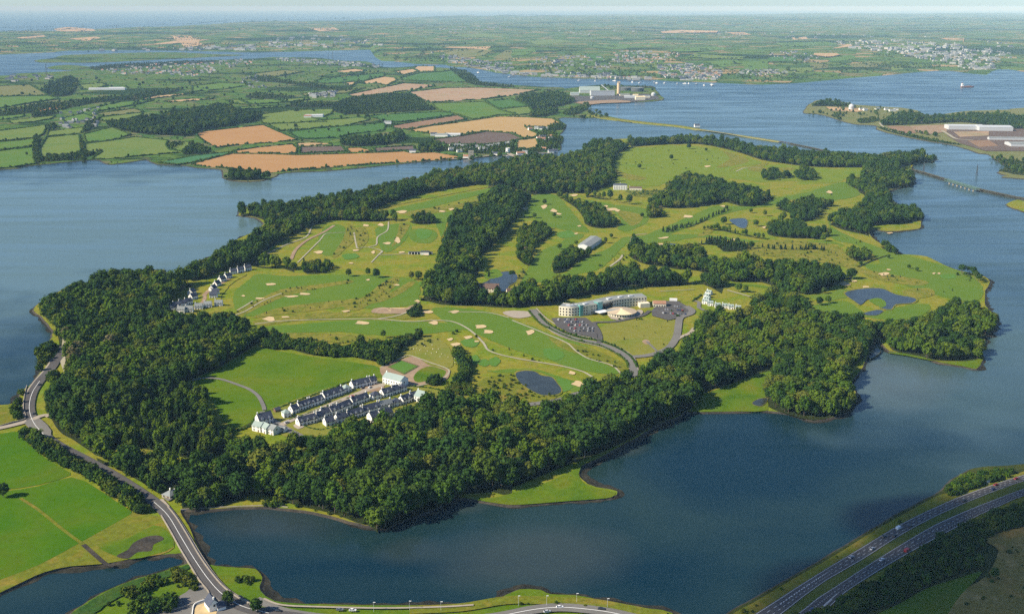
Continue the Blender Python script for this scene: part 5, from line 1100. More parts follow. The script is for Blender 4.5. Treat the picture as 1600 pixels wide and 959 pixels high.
# ------------------------------------------------------------------ hotel with its round hall and car parks
HOTEL = thing('hotel', g(940, 488), 'long curved cream hotel with teal glass towers above the car park', 'hotel')
def hl(v): return Vector(v) - HOTEL.location
front = [g(x, y) for x, y in spline([(873, 493), (890, 494.5), (905, 493.6), (919, 491.5), (941, 487), (960, 482.5), (982, 479.5), (1010, 477.5)], 5, False)]
def offset(pts, d):
    out = []
    for i, p in enumerate(pts):
        t_ = pts[min(i + 1, len(pts) - 1)] - pts[max(i - 1, 0)]; t_.z = 0; t_.normalize(); out.append(p + Vector((-t_.y, t_.x, 0)) * d)
    return out
back = offset(front, 15.0)
def curved(a, b_, z0, z1, name, mat, par):
    n = len(a); mb = MB(); V = lambda p, z: tuple(hl((p.x, p.y, z)))
    mb.add([V(p, z0) for p in a] + [V(p, z1) for p in a] + [V(p, z0) for p in b_] + [V(p, z1) for p in b_],
           [(i, i + 1, n + i + 1, n + i) for i in range(n - 1)] + [(2 * n + i + 1, 2 * n + i, 3 * n + i, 3 * n + i + 1) for i in range(n - 1)] + [(n + i, n + i + 1, 3 * n + i + 1, 3 * n + i) for i in range(n - 1)] + [(2 * n, 0, n, 3 * n), (n - 1, 3 * n - 1, 4 * n - 1, 2 * n - 1)])
    return mb.build(name, [mat], par)
curved(front, back, .5, 11.5, 'wall', HM['cream'], HOTEL); curved(offset(front, 1.2), offset(front, 14.2), 11.5, 12.2, 'roof', HM['grey'], HOTEL)
curved(front, offset(front, .5), 11.5, 12.6, 'parapet', HM['cream'], HOTEL); curved(offset(front, 14.5), offset(front, 15), 11.5, 12.6, 'parapet', HM['cream'], HOTEL)
HW = MB().box(-.75, .75, -.14, .0, -.85, .85).mesh('window', [HM['glass']]); acc = 0; total = sum((front[i + 1] - front[i]).length for i in range(len(front) - 1)); nextw = 2.0
for i in range(len(front) - 1):
    a, b_ = front[i], front[i + 1]; L = (b_ - a).length
    while nextw < acc + L:
        p = a.lerp(b_, (nextw - acc) / L); ang = math.atan2(b_.y - a.y, b_.x - a.x); f = nextw / total
        if not (.30 < f < .345 or .515 < f < .58):
            for st in range(3): link('window', HW, HOTEL, hl((p.x, p.y, 3.2 + 3.3 * st)), ang)
        nextw += 3.6
    acc += L
def at_front(f):
    i = int(f * (len(front) - 1)); return front[i], math.atan2(front[i + 1].y - front[i].y, front[i + 1].x - front[i].x)
for f, w_ in ((.325, 4), (.545, 7)):
    p, a = at_front(f); tw = MB().box(-w_ / 2, w_ / 2, -1.2, 6, 0, 13.2).build('glass_tower', [HM['teal']], HOTEL, hl((p.x, p.y, .6)), a)
    MB().box(-w_ / 2 - .6, w_ / 2 + .6, -1.8, 6.6, 13.2, 13.6).build('tower_roof', [HM['greenroof']], tw)
p, a = at_front(.66); MB().box(-14, 4, -.4, 0, 3.5, 9.5).build('glazed_front', [HM['glass']], HOTEL, hl((p.x, p.y, .5)), a)
p, a = at_front(.54); MB().box(-5, 9, -12, -1, 3.4, 3.9).build('entrance_canopy', [HM['frame']], HOTEL, hl((p.x, p.y, .8)), a)
for f in (.12, .2, .28, .45, .7, .8, .9): p, a = at_front(f); MB().box(-2.5, 2.5, 4, 8, 12.2, 13.6).build('roof_plant', [HM['metal']], HOTEL, hl((p.x, p.y, 0)), a)
p, a = at_front(.97); MB().box(-3, 9, -8, 0, 0, 5.5).build('end_wing', [HM['cream']], HOTEL, hl((p.x, p.y, .8)), a)
c = g(971, 491); RH = thing('round_hall', c, 'low round hall with tan and gold conical roof in front of the hotel', 'hall')
MB().tube([(16, -.5), (16, 4.2)], 28).build('wall', [HM['cream']], RH)
for i in range(28):                                    # wedge panels of the roof
    a0, a1 = 2 * math.pi * i / 28, 2 * math.pi * (i + 1) / 28
    mb = MB().add([(17.5 * math.cos(a0), 17.5 * math.sin(a0), 4.1), (17.5 * math.cos(a1), 17.5 * math.sin(a1), 4.1), (2 * math.cos(a1), 2 * math.sin(a1), 6.6), (2 * math.cos(a0), 2 * math.sin(a0), 6.6)], [(0, 1, 2, 3)])
    mb.build('roof_panel', [HM['palegold' if 4.1 < (a0) < 5.3 else 'tan' if a0 < 2.6 or a0 > 3.3 else 'grey']], RH)
MB().tube([(2.2, 6.5), (1.6, 7.0)], 12).build('roof_cap', [HM['palegold']], RH)
for i in range(14): a0 = math.pi + .25 + i * .19; link('window', HW, RH, (16 * math.cos(a0), 16 * math.sin(a0), 2), a0 + math.pi / 2)
tag(patch('terrace', "950,489 975,498 992,490 996,484 1002,484 1005,488 995,495 975,500 955,498", M['verge'], Z + .2, 2), None)
patch('car_park', "861,497 873,496 890,496 915,496 930,506 934,530 919,525 890,520 870,510", M['asphalt'], Z + .24, 0); patch('car_park', "1018,485 1034,470 1059,470 1081,482 1085,489 1063,496 1044,500 1019,493", M['asphalt'], Z + .25, 0)
house(g(1030, 478), -.05, 15, 10, 4, 2.5, 'small pink-brown annex between hotel and right car park', None, wall='cream', roof='terracotta', chim=0, name='annex', cat='annex', storeys=1)
LZ = thing('lorry_trailer', g(1052, 471), 'white lorry trailer parked behind the right car park', 'trailer', None, -.15)
MB().box(-4.5, 4.5, -1.3, 1.3, 1.0, 3.8).build('cargo_box', [HM['frame']], LZ)
for x in (-3.5, -2.4): MB().tube([(.5, -1.3), (.5, 1.3)], 10).build('wheel', [HM['dark']], LZ).matrix_local = Matrix.Translation((x, 0, .5)) @ Matrix.Rotation(R(90), 4, 'X')

# ------------------------------------------------------------------ cars
CARC = {'white': (.75, .75, .74), 'silver': (.45, .46, .48), 'black': (.02, .02, .022), 'red': (.45, .03, .03), 'dark blue': (.03, .05, .16), 'grey': (.16, .17, .18)}
PAINT = {k: plain(k.replace(' ', '_') + '_paint', v, .35, .03, 1, spec=.5) for k, v in CARC.items()}
def car_body(mat, van=False):
    mb = MB(); pr = [(-2.1, .35), (2.1, .35), (2.15, .75), (1.2, .92), (-2.0, .95), (-2.15, .7)] if not van else [(-2.4, .35), (2.4, .35), (2.45, .9), (1.8, 1.2), (1.2, 2.1), (-2.4, 2.1)]
    n = len(pr); w_ = .85 if not van else .95
    mb.add([(x, -w_, z) for x, z in pr] + [(x, w_, z) for x, z in pr], [tuple(range(n)), tuple(range(2 * n - 1, n - 1, -1))] + [((i + 1) % n, i, n + i, n + (i + 1) % n) for i in range(n)])
    if not van: mb.add([(-1.2, -.62, 1.42), (.45, -.62, 1.42), (.45, .62, 1.42), (-1.2, .62, 1.42), (-1.1, -.6, 1.37), (.4, -.6, 1.37), (.4, .6, 1.37), (-1.1, .6, 1.37)], [(0, 1, 2, 3), (4, 0, 3, 7), (5, 6, 2, 1), (4, 5, 1, 0), (6, 7, 3, 2)])
    return mb.mesh('car_body', [mat])
CABIN = MB().add([(-1.75, -.78, .93), (1.1, -.78, .93), (1.1, .78, .93), (-1.75, .78, .93), (-1.2, -.62, 1.40), (.45, -.62, 1.40), (.45, .62, 1.40), (-1.2, .62, 1.40)], [(0, 1, 5, 4), (1, 2, 6, 5), (2, 3, 7, 6), (3, 0, 4, 7), (4, 5, 6, 7)]).mesh('cabin', [HM['glass']])
VANGLASS = MB().add([(1.82, -.8, 1.22), (1.82, .8, 1.22), (1.26, .8, 2.0), (1.26, -.8, 2.0)], [(0, 1, 2, 3)]).mesh('windscreen', [HM['glass']])
wm = bmesh.new(); bmesh.ops.create_cone(wm, cap_ends=True, segments=12, radius1=.33, radius2=.33, depth=.22, matrix=Matrix.Rotation(R(90), 4, 'X')); WHEEL = bpy.data.meshes.new('wheel'); wm.to_mesh(WHEEL); wm.free(); WHEEL.materials.append(HM['dark'])
BODY = {k: car_body(m_) for k, m_ in PAINT.items()}; VAN = {k: car_body(m_, True) for k, m_ in PAINT.items()}
def car(p, rz, colour, label, group, z, van=False, wheels=True):
    p = Vector((p.x, p.y, z)); rt = thing('van' if van else 'car', p, label, 'van' if van else 'car', group, rz)
    link('body', (VAN if van else BODY)[colour], rt); link('windscreen' if van else 'cabin', VANGLASS if van else CABIN, rt)
    if wheels:
        for x in (-1.3, 1.3):
            for y in (-.78, .78): link('wheel', WHEEL, rt, (x, y, .33))
ROADCARS = [(62, 602, 'black', 'black car driving on the curving western shore road', 4.3), (53, 647, 'black', 'black car waiting at the western road junction', 1.8), (274, 766, 'white', 'white car parked on the lodge drive by the lake', .5), (376, 934, 'black', 'dark car on the road between the two dark trees', -.6), (435, 955, 'black', 'dark car on the shore road right of the dark trees', -.2),
    (531, 953, 'grey', 'grey car on the grass bank of the shore road', 0), (551, 954, 'white', 'white car on the grass bank of the shore road', 0), (874.6, 949, 'white', 'white car on the bend of the bottom road', .1), (855, 956, 'silver', 'silver car on the bend of the bottom road', .3), (940, 952, 'black', 'black car on the right part of the bottom road', -.15)]
for x, y, cl, lb, rz in ROADCARS: car(g(x, y, RZ), rz, cl, lb, 'cars on the local roads', RZ + .12)
MW = [(UP, .35, 'silver', 'silver car on the upper carriageway, lowest of all', 1330, 0), (UP, .7, 'silver', 'silver car on the upper carriageway, second from the bottom', 1363, 0), (UP, .3, 'black', 'black car in the near lane of the upper carriageway', 1381, 0), (UP, .8, 'black', 'black car on the upper carriageway close to the reserve', 1398, 0), (UP, .35, 'white', 'white van on the upper carriageway among dark cars', 1404, 1), (UP, .75, 'black', 'black car right of the white van on the upper carriageway', 1422, 0),
      (UP, .8, 'black', 'black car alone near the middle of the upper carriageway', 1507, 0), (UP, .75, 'dark blue', 'dark blue car beside a red car on the upper carriageway', 1552, 0), (UP, .25, 'red', 'red car beside a dark blue car on the upper carriageway', 1556, 0), (UP, .35, 'red', 'red car farthest along the upper carriageway', 1588, 0), (DN, .35, 'white', 'white car on the lower carriageway', 1378, 0), (DN, .8, 'red', 'red van on the edge of the lower carriageway', 1417, 1), (DN, .4, 'dark blue', 'dark blue car at the bottom of the lower carriageway', 1268, 0), (DN, .75, 'white', 'white car beside the dark blue one at the bottom', 1273, 0)]
def inv(p): d = Vector((p.x, p.y * CP - (p.z - CAMH) * SP)); return 800 + FPX * p.x / d.y
for E, s, cl, lb, px, vn in MW:
    lo, hi = 0.0, 1.0
    for _ in range(30):
        md = (lo + hi) / 2
        if inv(lane_pt(E, s, md, RZ)) < px: lo = md
        else: hi = md
    p, q = lane_pt(E, s, lo, RZ), lane_pt(E, s, min(1, lo + .01), RZ)
    car(p, math.atan2(q.y - p.y, q.x - p.x), cl, lb, 'vehicles on the motorway', RZ + .06, bool(vn))
def park(px0, px1, n, rows_vec, rows_n, desc, turn):
    a, b_ = g(*px0), g(*px1)
    for r_ in range(rows_n):
        o_ = g(*rows_vec[r_]) - a
        for i in range(n):
            if rnd.random() < .25: continue
            p = a.lerp(b_, (i + .5) / n) + o_; cl = rnd.choice(['silver', 'silver', 'black', 'white', 'grey', 'dark blue', 'red', 'grey', 'black'])
            car(p, turn + rnd.uniform(-.05, .05), cl, f'{cl} car in row {["one","two","three","four","five"][r_]} from the top of the {desc}', 'cars in the ' + desc, Z + .5, False, True)
park((868, 500), (905, 500), 11, [(868, 500), (878, 504), (884, 509), (890, 514), (896, 518)], 5, 'left hotel car park', 1.2)
park((1030, 482), (1068, 484), 10, [(1030, 478.5), (1030, 484), (1034, 490)], 3, 'right hotel car park', 1.5)

for i, (x, y, cl, lb, rz) in enumerate([(430, 664, 'black', 'black car by the grassy corner at the estate gate', .2), (438, 668, 'dark blue', 'dark blue car parked beside the gate houses', .3), (448, 661, 'silver', 'silver car at the left end of the estate street', .9), (476, 652, 'white', 'white car on the street below the back row', .6), (497, 645, 'grey', 'grey car on the street in the middle of the back row', .6), (521, 633, 'silver', 'silver car on the street below the long back row house', .6), (550, 620, 'red', 'red car on the street near the small yard', .6), (566, 607, 'black', 'black car in the small yard of the estate', 1.2), (578, 606, 'white', 'white car in the small yard of the estate', 1.2),
    (588, 660, 'silver', 'silver car in front of the half hidden dark roofs', .4), (622, 645, 'white', 'white car on the lower estate street', .4), (640, 640, 'grey', 'grey car at the right end of the lower street', .4), (482, 690, 'black', 'black car under the trees below the estate', .2)]): car(g(x, y, RZ), rz, cl, lb, 'cars in the holiday estate', RZ + .45)
for px, lb in [("470,664 500,672 530,664 560,654 590,645 620,638", 'low garden hedge between middle and front rows'), ("452,656 480,647 510,636 540,624 560,617", 'low hedge along the estate street'), ("590,612 615,622 640,618 655,612", 'low hedge round the big white house garden')]:
    c, _, _ = ribbon_pts(px, 1, 1.3, 3); hedge(c, lb, 1.5, .3, False, 2.2, 'hedges of the estate and hotel')
# ------------------------------------------------------------------ other buildings on the island
def quad_building(name, corners, h, rh, wall, roof, label, cat, group=None):
    """low shed on four ground corners: front-left, front-right, back-right, back-left; ridge from front to back"""
    P = [g(*c) for c in corners]; c = sum(P, Vector()) / 4; c.z = LANDZ; q = [p - c for p in P]
    rt = thing(name, c, label, cat, group); L = lambda p, z: (p.x, p.y, z)
    f, b_ = (q[0] + q[1]) / 2, (q[2] + q[3]) / 2
    MB().add([L(p, -.5) for p in q] + [L(p, h) for p in q] + [L(f, h + rh), L(b_, h + rh)], [(0, 1, 5, 8, 4), (1, 2, 6, 5), (2, 3, 7, 9, 6), (3, 0, 4, 7)]).build('wall', [HM[wall]], rt)
    n = 10
    for s, (i, j) in enumerate(((0, 3), (1, 2))):      # roof sheets, panel by panel
        for k in range(n):
            t0, t1 = k / n, (k + .96) / n; e0, e1 = q[i].lerp(q[j], t0) * 1.02, q[i].lerp(q[j], t1) * 1.02; r0, r1 = f.lerp(b_, t0), f.lerp(b_, t1)
            a = [L(e0, h + .1), L(e1, h + .1), L(r1, h + rh + .15), L(r0, h + rh + .15)]
            MB().add(a, [(0, 1, 2, 3) if s else (3, 2, 1, 0)]).build('roof_panel', [HM[roof]], rt)
    return rt
sh = quad_building('long_shed', [(903, 388.5), (921, 392), (940, 379), (923, 374.5)], 6.0, 2.2, 'metal', 'grey', 'long pale metal shed with low grey roof amid the east fairways', 'shed')
sh2 = thing('range_shelter', g(657, 398), 'low white driving shelter with dark open bays beside the central wood', 'shelter')
MB().box(-17, 17, 1, 5, 3.2, 3.5).build('roof', [HM['slate']], sh2); MB().box(-17, 17, 4.8, 5, 0, 3.2).build('back_wall', [HM['dark']], sh2); MB().box(1, 12, -1.5, 5, 0, 4.4).box(.4, 12.6, -2, 5.4, 4.4, 4.7, 1).build('tee_house', [HM['white'], HM['slate']], sh2)
for i in range(9): MB().box(-16.8 + i * 4.15 - .35, -16.8 + i * 4.15 + .35, .9, 1.4, 0, 3.2).build('post', [HM['white']], sh2)
mn = house(g(969, 296), -.06, 26, 12, 9.5, 2.2, 'white mansion with flat slate roof among the northern trees', None, hip=True, chim=1, storeys=3, name='mansion', cat='mansion')
house(g(993, 297), -.12, 24, 8, 4.5, 2, 'low stone wing of the white mansion with brown roof', None, wall='cream', roof='brown', chim=1, name='mansion_annex', cat='annex', storeys=1)
house(g(1053, 292), -.1, 28, 9, 4, 2.5, 'long grey-roofed yard building right of the mansion gardens', None, wall='cream', roof='grey', chim=0, name='yard_building', cat='building', storeys=1)
patch('garden', "975,298 1000,299 1040,296 1045,302 1020,309 985,306", M['lawn'], Z + .1, 0)
for i in range(5): hedge([g(978 + i * 3, 300 + i * 1.6), g(1040 - i * 4, 298.5 + i * 1.9)], f'clipped garden hedge below the mansion, {ORD[i]} from the house', 2.5, 0, False, 3.0, 'garden hedges of the mansion')
house(g(763, 455), -.12, 27, 12, 5, 5, 'brown roofed lakeside clubhouse seen over the tree tops', None, wall='cream', roof='brown', chim=1, name='clubhouse', cat='clubhouse')
house(g(775, 460), 1.35, 15, 9, 5, 5, 'gabled cream cross wing of the brown roofed clubhouse', None, wall='cream', roof='brown', chim=0, name='clubhouse_wing', cat='building')
house(g(803, 462), .15, 18, 10, 5, 4.5, 'brown roofed building right of the lakeside clubhouse', None, wall='cream', roof='brown', chim=0, name='clubhouse_annex', cat='building')
house(g(266, 775), -.5, 8, 8, 2.3, 2.6, 'grey hipped lodge by the causeway at the foot of the wood', None, wall='stonewall', hip=True, roof='grey', chim=1, storeys=1, name='lodge', cat='lodge')
house(g(332, 950), 2.15, 9, 6.5, 4.2, 3.6, 'slate roofed cottage beside the road junction at the bottom', None, roof='slate', chim=1, name='cottage', cat='cottage')
house(g(345, 952), .6, 5, 4, 3, 2.6, 'small slate gable right of the junction cottage', None, roof='slate', chim=0, wins=False, name='outbuilding', cat='outbuilding')
house(g(112, 600), .2, 9, 7, 3.5, 3, 'pale roof barely showing through the western wood', None, roof='grey', chim=0, storeys=1, name='cottage', cat='cottage')
patch('lodge_drive', "255,775 268,770 290,764 305,760 303,764 285,770 270,778 262,782", M['oldroad'], RZ, 2)
def wall_run(px, h, wd, label, name='stone_wall', mat='stone', cat='wall', z=LANDZ):
    c, L, Rr = ribbon_pts(px, wd, z, 6); n = len(c); mb = MB()
    mb.add([tuple(p) for p in L] + [tuple(p) for p in Rr] + [(p.x, p.y, z + h) for p in L] + [(p.x, p.y, z + h) for p in Rr],
           [f for i in range(n - 1) for f in ((2 * n + i + 1, 2 * n + i, 3 * n + i, 3 * n + i + 1), (i, i + 1, 2 * n + i + 1, 2 * n + i), (n + i + 1, n + i, 3 * n + i, 3 * n + i + 1))] + [(0, 2 * n, 3 * n, n), (n - 1, 2 * n - 1, 4 * n - 1, 3 * n - 1)])
    return tag(mb.build(name, [M[mat] if mat in M else HM[mat]]), label, cat)
wall_run("262,792 276,810 292,836 312,870 332,898 352,920 378,938 400,948", 1.3, .6, 'pale stone parapet along the lake side of the causeway', z=1.6)
wall_run("252,806 264,826 280,855 296,882 312,908 326,926 322,935 290,948 255,958", 1.2, .6, 'reddish stone wall along the river side of the causeway', z=1.5)
wall_run("42,604 38,622 37,640 40,655 20,661 0,667", 1.6, .6, 'stone wall round the bend of the western shore road')
wall_run("282,798 300,796 340,794 420,791 450,794", 1.2, .8, 'low stone sea wall along the foot of the shore wood', z=.4)
wall_run("302,950 307,944 330,936", 1.6, .5, 'pale courtyard wall in front of the junction cottage', mat='white'); wall_run("300,965 302,950", 1.6, .5, 'short courtyard side wall left of the junction cottage', mat='white')
for px, lb in [("395,660 412,646 440,636 480,621 520,607 550,596 590,590", 'dark hedge behind the back row of the estate'), ("345,668 375,672 392,664 403,654", 'dark hedge along the meadow at the estate gate'), ("842,492 858,508 880,519 905,527 938,533 965,544 986,558 996,575", 'dark hedge on the hotel side of the curved approach road'), ("826,486 836,498 850,510 880,524 905,533 935,540 960,551 978,564 982,576", 'dark hedge on the fairway side of the curved approach road'), ("640,604 680,608 720,622 735,630", 'low hedge right of the estate houses'), ("1082,471 1096,461", 'dark wall-like hedge left of the small terrace')]:
    c, _, _ = ribbon_pts(px, 1, 1.3, 3); hedge(c, lb, 2.2, .05, False, 2.6, 'hedges of the estate and hotel')
CT = [(606, 573), (627, 563), (653.5, 572), (631, 584.5)]
patch('sports_court', CT, M['green'], Z + .25, 0); mb = MB(); cc = [g(x, y, Z + .60) for x, y in CT]
for s in (.06, .28, .5, .72, .94):
    for a, b_ in ((cc[0].lerp(cc[3], s), cc[1].lerp(cc[2], s)), (cc[0].lerp(cc[1], s), cc[3].lerp(cc[2], s))): mb.bar(a, b_, .45, .02)
o = mb.build('court_line', [M['roughstrip']]); o['kind'] = 'structure'
fp = thing('court_fence', cc[3], 'low dark fence round the green sports court', 'fence')
for i in range(4):
    a, b_ = cc[i] - cc[3], cc[(i + 1) % 4] - cc[3]
    MB().bar(a + Vector((0, 0, 1.2)), b_ + Vector((0, 0, 1.2)), .15).bar(a + Vector((0, 0, .5)), b_ + Vector((0, 0, .5)), .12).build('rail', [HM['timber']], fp)
    for k in range(6): p = a.lerp(b_, k / 6); MB().bar(p, p + Vector((0, 0, 1.3)), .2).build('post', [HM['timber']], fp)
BLD = MB().add([v * (.8 + .4 * noise.noise(v * 2)) for v in ICO1[0]], ICO1[1]).mesh('boulder', [HM['cream']])
for i, (zx, zy) in enumerate([(985, 210), (1010, 215), (962, 236), (1045, 226), (1052, 246), (1004, 258), (1100, 236), (1090, 218), (940, 250), (920, 262), (1030, 262), (1070, 275), (1105, 262), (1140, 262), (1128, 282), (1160, 292), (1180, 300), (1060, 292), (1022, 270), (985, 262), (1200, 312), (1240, 320), (1242, 346), (1150, 310), (1095, 290)]):
    p = g(400 + zx / 3.995, 480 + zy / 3.995); o = link('boulder', BLD, None, p + Vector((0, 0, .5))); s = rnd.uniform(.45, .8); o.scale = (s, s, s * .8); tag(o, 'small pale boulder dotting the grassy slope above the sports court', 'boulder', 'pale boulders on the slope')

# ------------------------------------------------------------------ lamps, sign, masts
def lamp(x, y, h, lb):
    rt = thing('street_lamp', g(x, y), lb, 'lamp', 'lamps along the shore road')
    MB().tube([(.10, 0), (.06, h)], 6).build('pole', [HM['metal']], rt); hd = MB().box(-.2, 1.1, -.18, .18, h, h + .2).build('lamp_head', [HM['frame']], rt); MB().box(.3, 1.0, -.12, .12, h - .06, h).build('lens', [HM['metal']], hd)
for i, (x, y, h) in enumerate([(584, 955, 6), (640, 953, 6), (689, 954, 6), (810, 946, 6.5), (854, 947, 7), (901, 941, 6), (949, 949, 6)]): lamp(x, y, h, f'slim pale street lamp on the bottom shore bank, {ORD[i]} from the left')
sg = thing('road_sign', g(1544, 757), 'green and white road sign beside the motorway', 'sign', None, .4); MB().box(-1.6, 1.6, -.06, .06, 1.6, 4.0).build('panel', [HM['fern']], sg)
MB().box(-1.5, 1.5, -.09, -.062, 2.9, 3.2).box(-1.5, .9, -.09, -.062, 2.2, 2.5).build('panel_stripe', [HM['frame']], sg)
for x in (-1, 1): MB().box(x - .08, x + .08, .07, .2, 0, 4).build('post', [HM['metal']], sg)
def mast(p, h, lb, w_=1.6, name='pylon', cross=True):
    rt = thing(name, p, lb, 'mast' if name != 'pylon' else 'pylon'); mb = MB(); n = 7
    for sx in (-1, 1):
        for sy in (-1, 1): MB().bar((sx * w_, sy * w_, 0), (sx * w_ * .12, sy * w_ * .12, h), .26 if h < 30 else .5).build('leg', [HM['dark']], rt)
    for k in range(n):
        z0, z1 = h * k / n, h * (k + 1) / n; a, b_ = w_ * (1 - .88 * k / n), w_ * (1 - .88 * (k + 1) / n)
        for s in (-1, 1): mb.bar((-a, s * a, z0), (b_, s * b_, z1), .16).bar((a, s * a, z0), (-b_, s * b_, z1), .25).bar((s * a, -a, z0), (s * b_, b_, z1), .25)
    mb.build('bracing', [HM['dark']], rt)
    if cross:
        for z in (.72, .86): MB().bar((-3.5, 0, h * z), (3.5, 0, h * z), .25).build('crossarm', [HM['dark']], rt)
mast(g(1443, 268, 0), 20, 'grey pylon standing at the island end of the railway bridge'); mast(g(1526, 274, 0), 22, 'grey pylon standing in the water beyond the railway bridge')
mast(gf(73, 119), 62, 'tall thin mast at the harbour edge, far left', 2.4, 'radio_mast', False); mast(gf(620, 86), 78, 'tall thin mast on the wooded headland across the river', 3, 'radio_mast', False)
mast(g(520, 93), 55, 'dark crane mast at the waterfront hill top', 4, 'crane_mast'); mast(g(513, 93), 40, 'shorter dark crane mast left of the tall one', 3.5, 'crane_mast')

# ------------------------------------------------------------------ village, castle and farms on the mainland
c = g(736, 249); tw = thing('castle_tower', c, 'square stone castle tower standing at the water edge', 'castle')
MB().box(-6, 6, -5, 5, -1, 18).build('wall', [HM['stonewall']], tw); MB().box(-6.3, 6.3, -5.3, 5.3, 18, 18.6).build('parapet_base', [HM['stonewall']], tw)
for i in range(6):
    for s in (-1, 1): MB().box(-6.2 + i * 2.2, -5.0 + i * 2.2, s * 5 - .3, s * 5 + .3, 18.6, 20).build('battlement', [HM['stonewall']], tw)
for z in (5, 10, 15): MB().box(-.5, .5, -5.2, -4.98, z, z + 1.8).build('window', [HM['glass']], tw)
c = g(793.5, 238); rt = thing('round_tower', c, 'squat round pale tower by the village bridge', 'tower'); MB().tube([(5.4, -1), (4.8, 9), (5.0, 9.3), (5.0, 10.2), (4.2, 10.2), (4.2, 9.4)], 20).build('wall', [HM['white']], rt); MB().box(-.5, .5, -5.3, -4.9, 4, 6).build('window', [HM['glass']], rt)
BUNG = 'white bungalows above the village shore'
for i, (zx, zy) in enumerate([(600, 215), (550, 222), (503, 229), (460, 236), (420, 243), (376, 248), (352, 280), (320, 270), (290, 260), (262, 250), (185, 250), (145, 245), (95, 240), (40, 242), (150, 285), (30, 276), (110, 295), (190, 275)]):
    spot_house(700 + zx / 6.154, 190 + zy / 6.157, .25, 13, 9, 3.4, 3.4, f'white bungalow, {"number " if False else ""}{ORD[i % 9]} from the right in the {"upper slope row" if i < 9 else "lower row left of the castle field"}', BUNG, roof='grey', chim=1, wins=False, storeys=1, name='bungalow')
for i, (zx, zy, L, d) in enumerate([(460, 325, 16, 'by the water between castle and round tower'), (700, 320, 20, 'at the village bridge'), (740, 310, 12, 'behind the village bridge'), (940, 278, 22, 'long one below the golden square field'), (990, 300, 14, 'by the shore trees'), (1030, 295, 12, 'closest to the strait'), (910, 160, 18, 'with big roof in the middle of the hamlet'), (915, 180, 12, 'under the big roof of the hamlet'), (980, 155, 12, 'on the right of the hamlet'), (870, 172, 10, 'on the left of the hamlet by the golden field'), (790, 82, 12, 'leftmost below the golden stubble tip'), (850, 72, 12, 'second below the golden stubble tip'), (900, 77, 12, 'third below the golden stubble tip'), (945, 78, 12, 'fourth below the golden stubble tip'), (985, 178, 10, 'at the hamlet shore'), (180, 352, 16, 'left of the castle by the stubble field')]):
    spot_house(700 + zx / 6.154, 190 + zy / 6.157, rnd.uniform(-.4, .4), L, 8, 4.4, 3.6, 'white village house ' + d, 'village houses on the mainland shore', roof=rnd.choice(['slate', 'grey', 'terracotta']), chim=1, wins=False)
for x, y, L, W, lb, rf in [(491, 183, 55, 18, 'white roofed farm shed in the grazed field', 'metal'), (481, 184, 24, 14, 'brown gabled barn left of the white farm shed', 'terracotta'), (500, 182.5, 24, 16, 'grey barn right of the white farm shed', 'grey'), (690, 213.5, 34, 12, 'grey farm shed at the edge of the dark plough', 'grey'), (708, 213, 40, 12, 'long pale farm shed at the edge of the dark plough', 'metal'), (678, 212, 18, 10, 'white farmhouse at the edge of the dark plough', 'slate'), (606, 193.5, 22, 12, 'white farm by the brown field', 'grey'), (168, 140.5, 150, 28, 'long white factory shed in the far left valley', 'metal'), (182, 139.5, 60, 24, 'second pale factory shed in the far left valley', 'metal'), (645, 238.5, 16, 10, 'white farmhouse on the orange stubble', 'slate')]:
    house(g(x, y), rnd.uniform(-.1, .2), L, W, 5.5, 3.0, lb, 'farm buildings of the mainland', roof=rf, chim=0, wins=False, name='farm_building', cat='barn')
bridge = thing('stone_bridge', g(811, 250, 0), 'pale stone bridge between village and wooded island', 'bridge', None, 0)
pa, pb = g(795, 243, 0) - g(811, 250, 0), g(822, 257, 0) - g(811, 250, 0); dv = (pb - pa).normalized(); MB().bar(pa + Vector((0, 0, 4)), pb + Vector((0, 0, 4)), 8, 1.0).build('deck', [M['stone']], bridge)
for s in (-1, 1): o_ = Vector((-dv.y, dv.x, 0)) * 3.8 * s; MB().bar(pa + o_ + Vector((0, 0, 5.1)), pb + o_ + Vector((0, 0, 5.1)), .5, 1.1).build('parapet', [M['stone']], bridge)
for k in range(1, 5): p = pa.lerp(pb, k / 5); MB().bar(p + Vector((0, 0, -1)), p + Vector((0, 0, 3.5)), 2.4).build('pier', [M['stone']], bridge)
ribbon('road', "700,249 740,246 770,243 796,243 830,240 860,239", 7, M['verge'], 1.5)

# ------------------------------------------------------------------ causeway of the railway, bridge, spit
def bank(name, px, wd, label, h=3.0, mat='stone', top='path'):
    c, L, Rr = ribbon_pts(px, wd, 0, 5); n = len(c); vs = []
    for p, l, r in zip(c, L, Rr): vs += [(l.x, l.y, -1), tuple(c_ + (q - c_) * .6 for c_, q in zip((p.x, p.y), (l.x, l.y))) + (h,), tuple(c_ + (q - c_) * .6 for c_, q in zip((p.x, p.y), (r.x, r.y))) + (h,), (r.x, r.y, -1)]
    fs, fm = [], []
    for i in range(n - 1):
        for k, m_ in ((0, 0), (1, 1), (2, 0)): fs.append((4 * i + k, 4 * i + k + 1, 4 * i + 5 + k, 4 * i + 4 + k)); fm.append(m_)
    me = mesh_from(name, vs, fs, [M[mat], M[top]], fm); bm = bmesh.new(); bm.from_mesh(me); [f.normal_flip() for f in bm.faces if f.normal.z < 0]; bm.to_mesh(me); bm.free()
    return tag(link(name, me), label, None, None, 'structure')
bank('causeway_bank', "925,181 960,187 1010,193 1060,198 1090,203 1120,207.5 1170,215 1205,220.5 1219,222.5", lambda f: 60 - 44 * min(1, f * 1.6), 'x', 2.6, 'roughstrip', 'roughstrip')
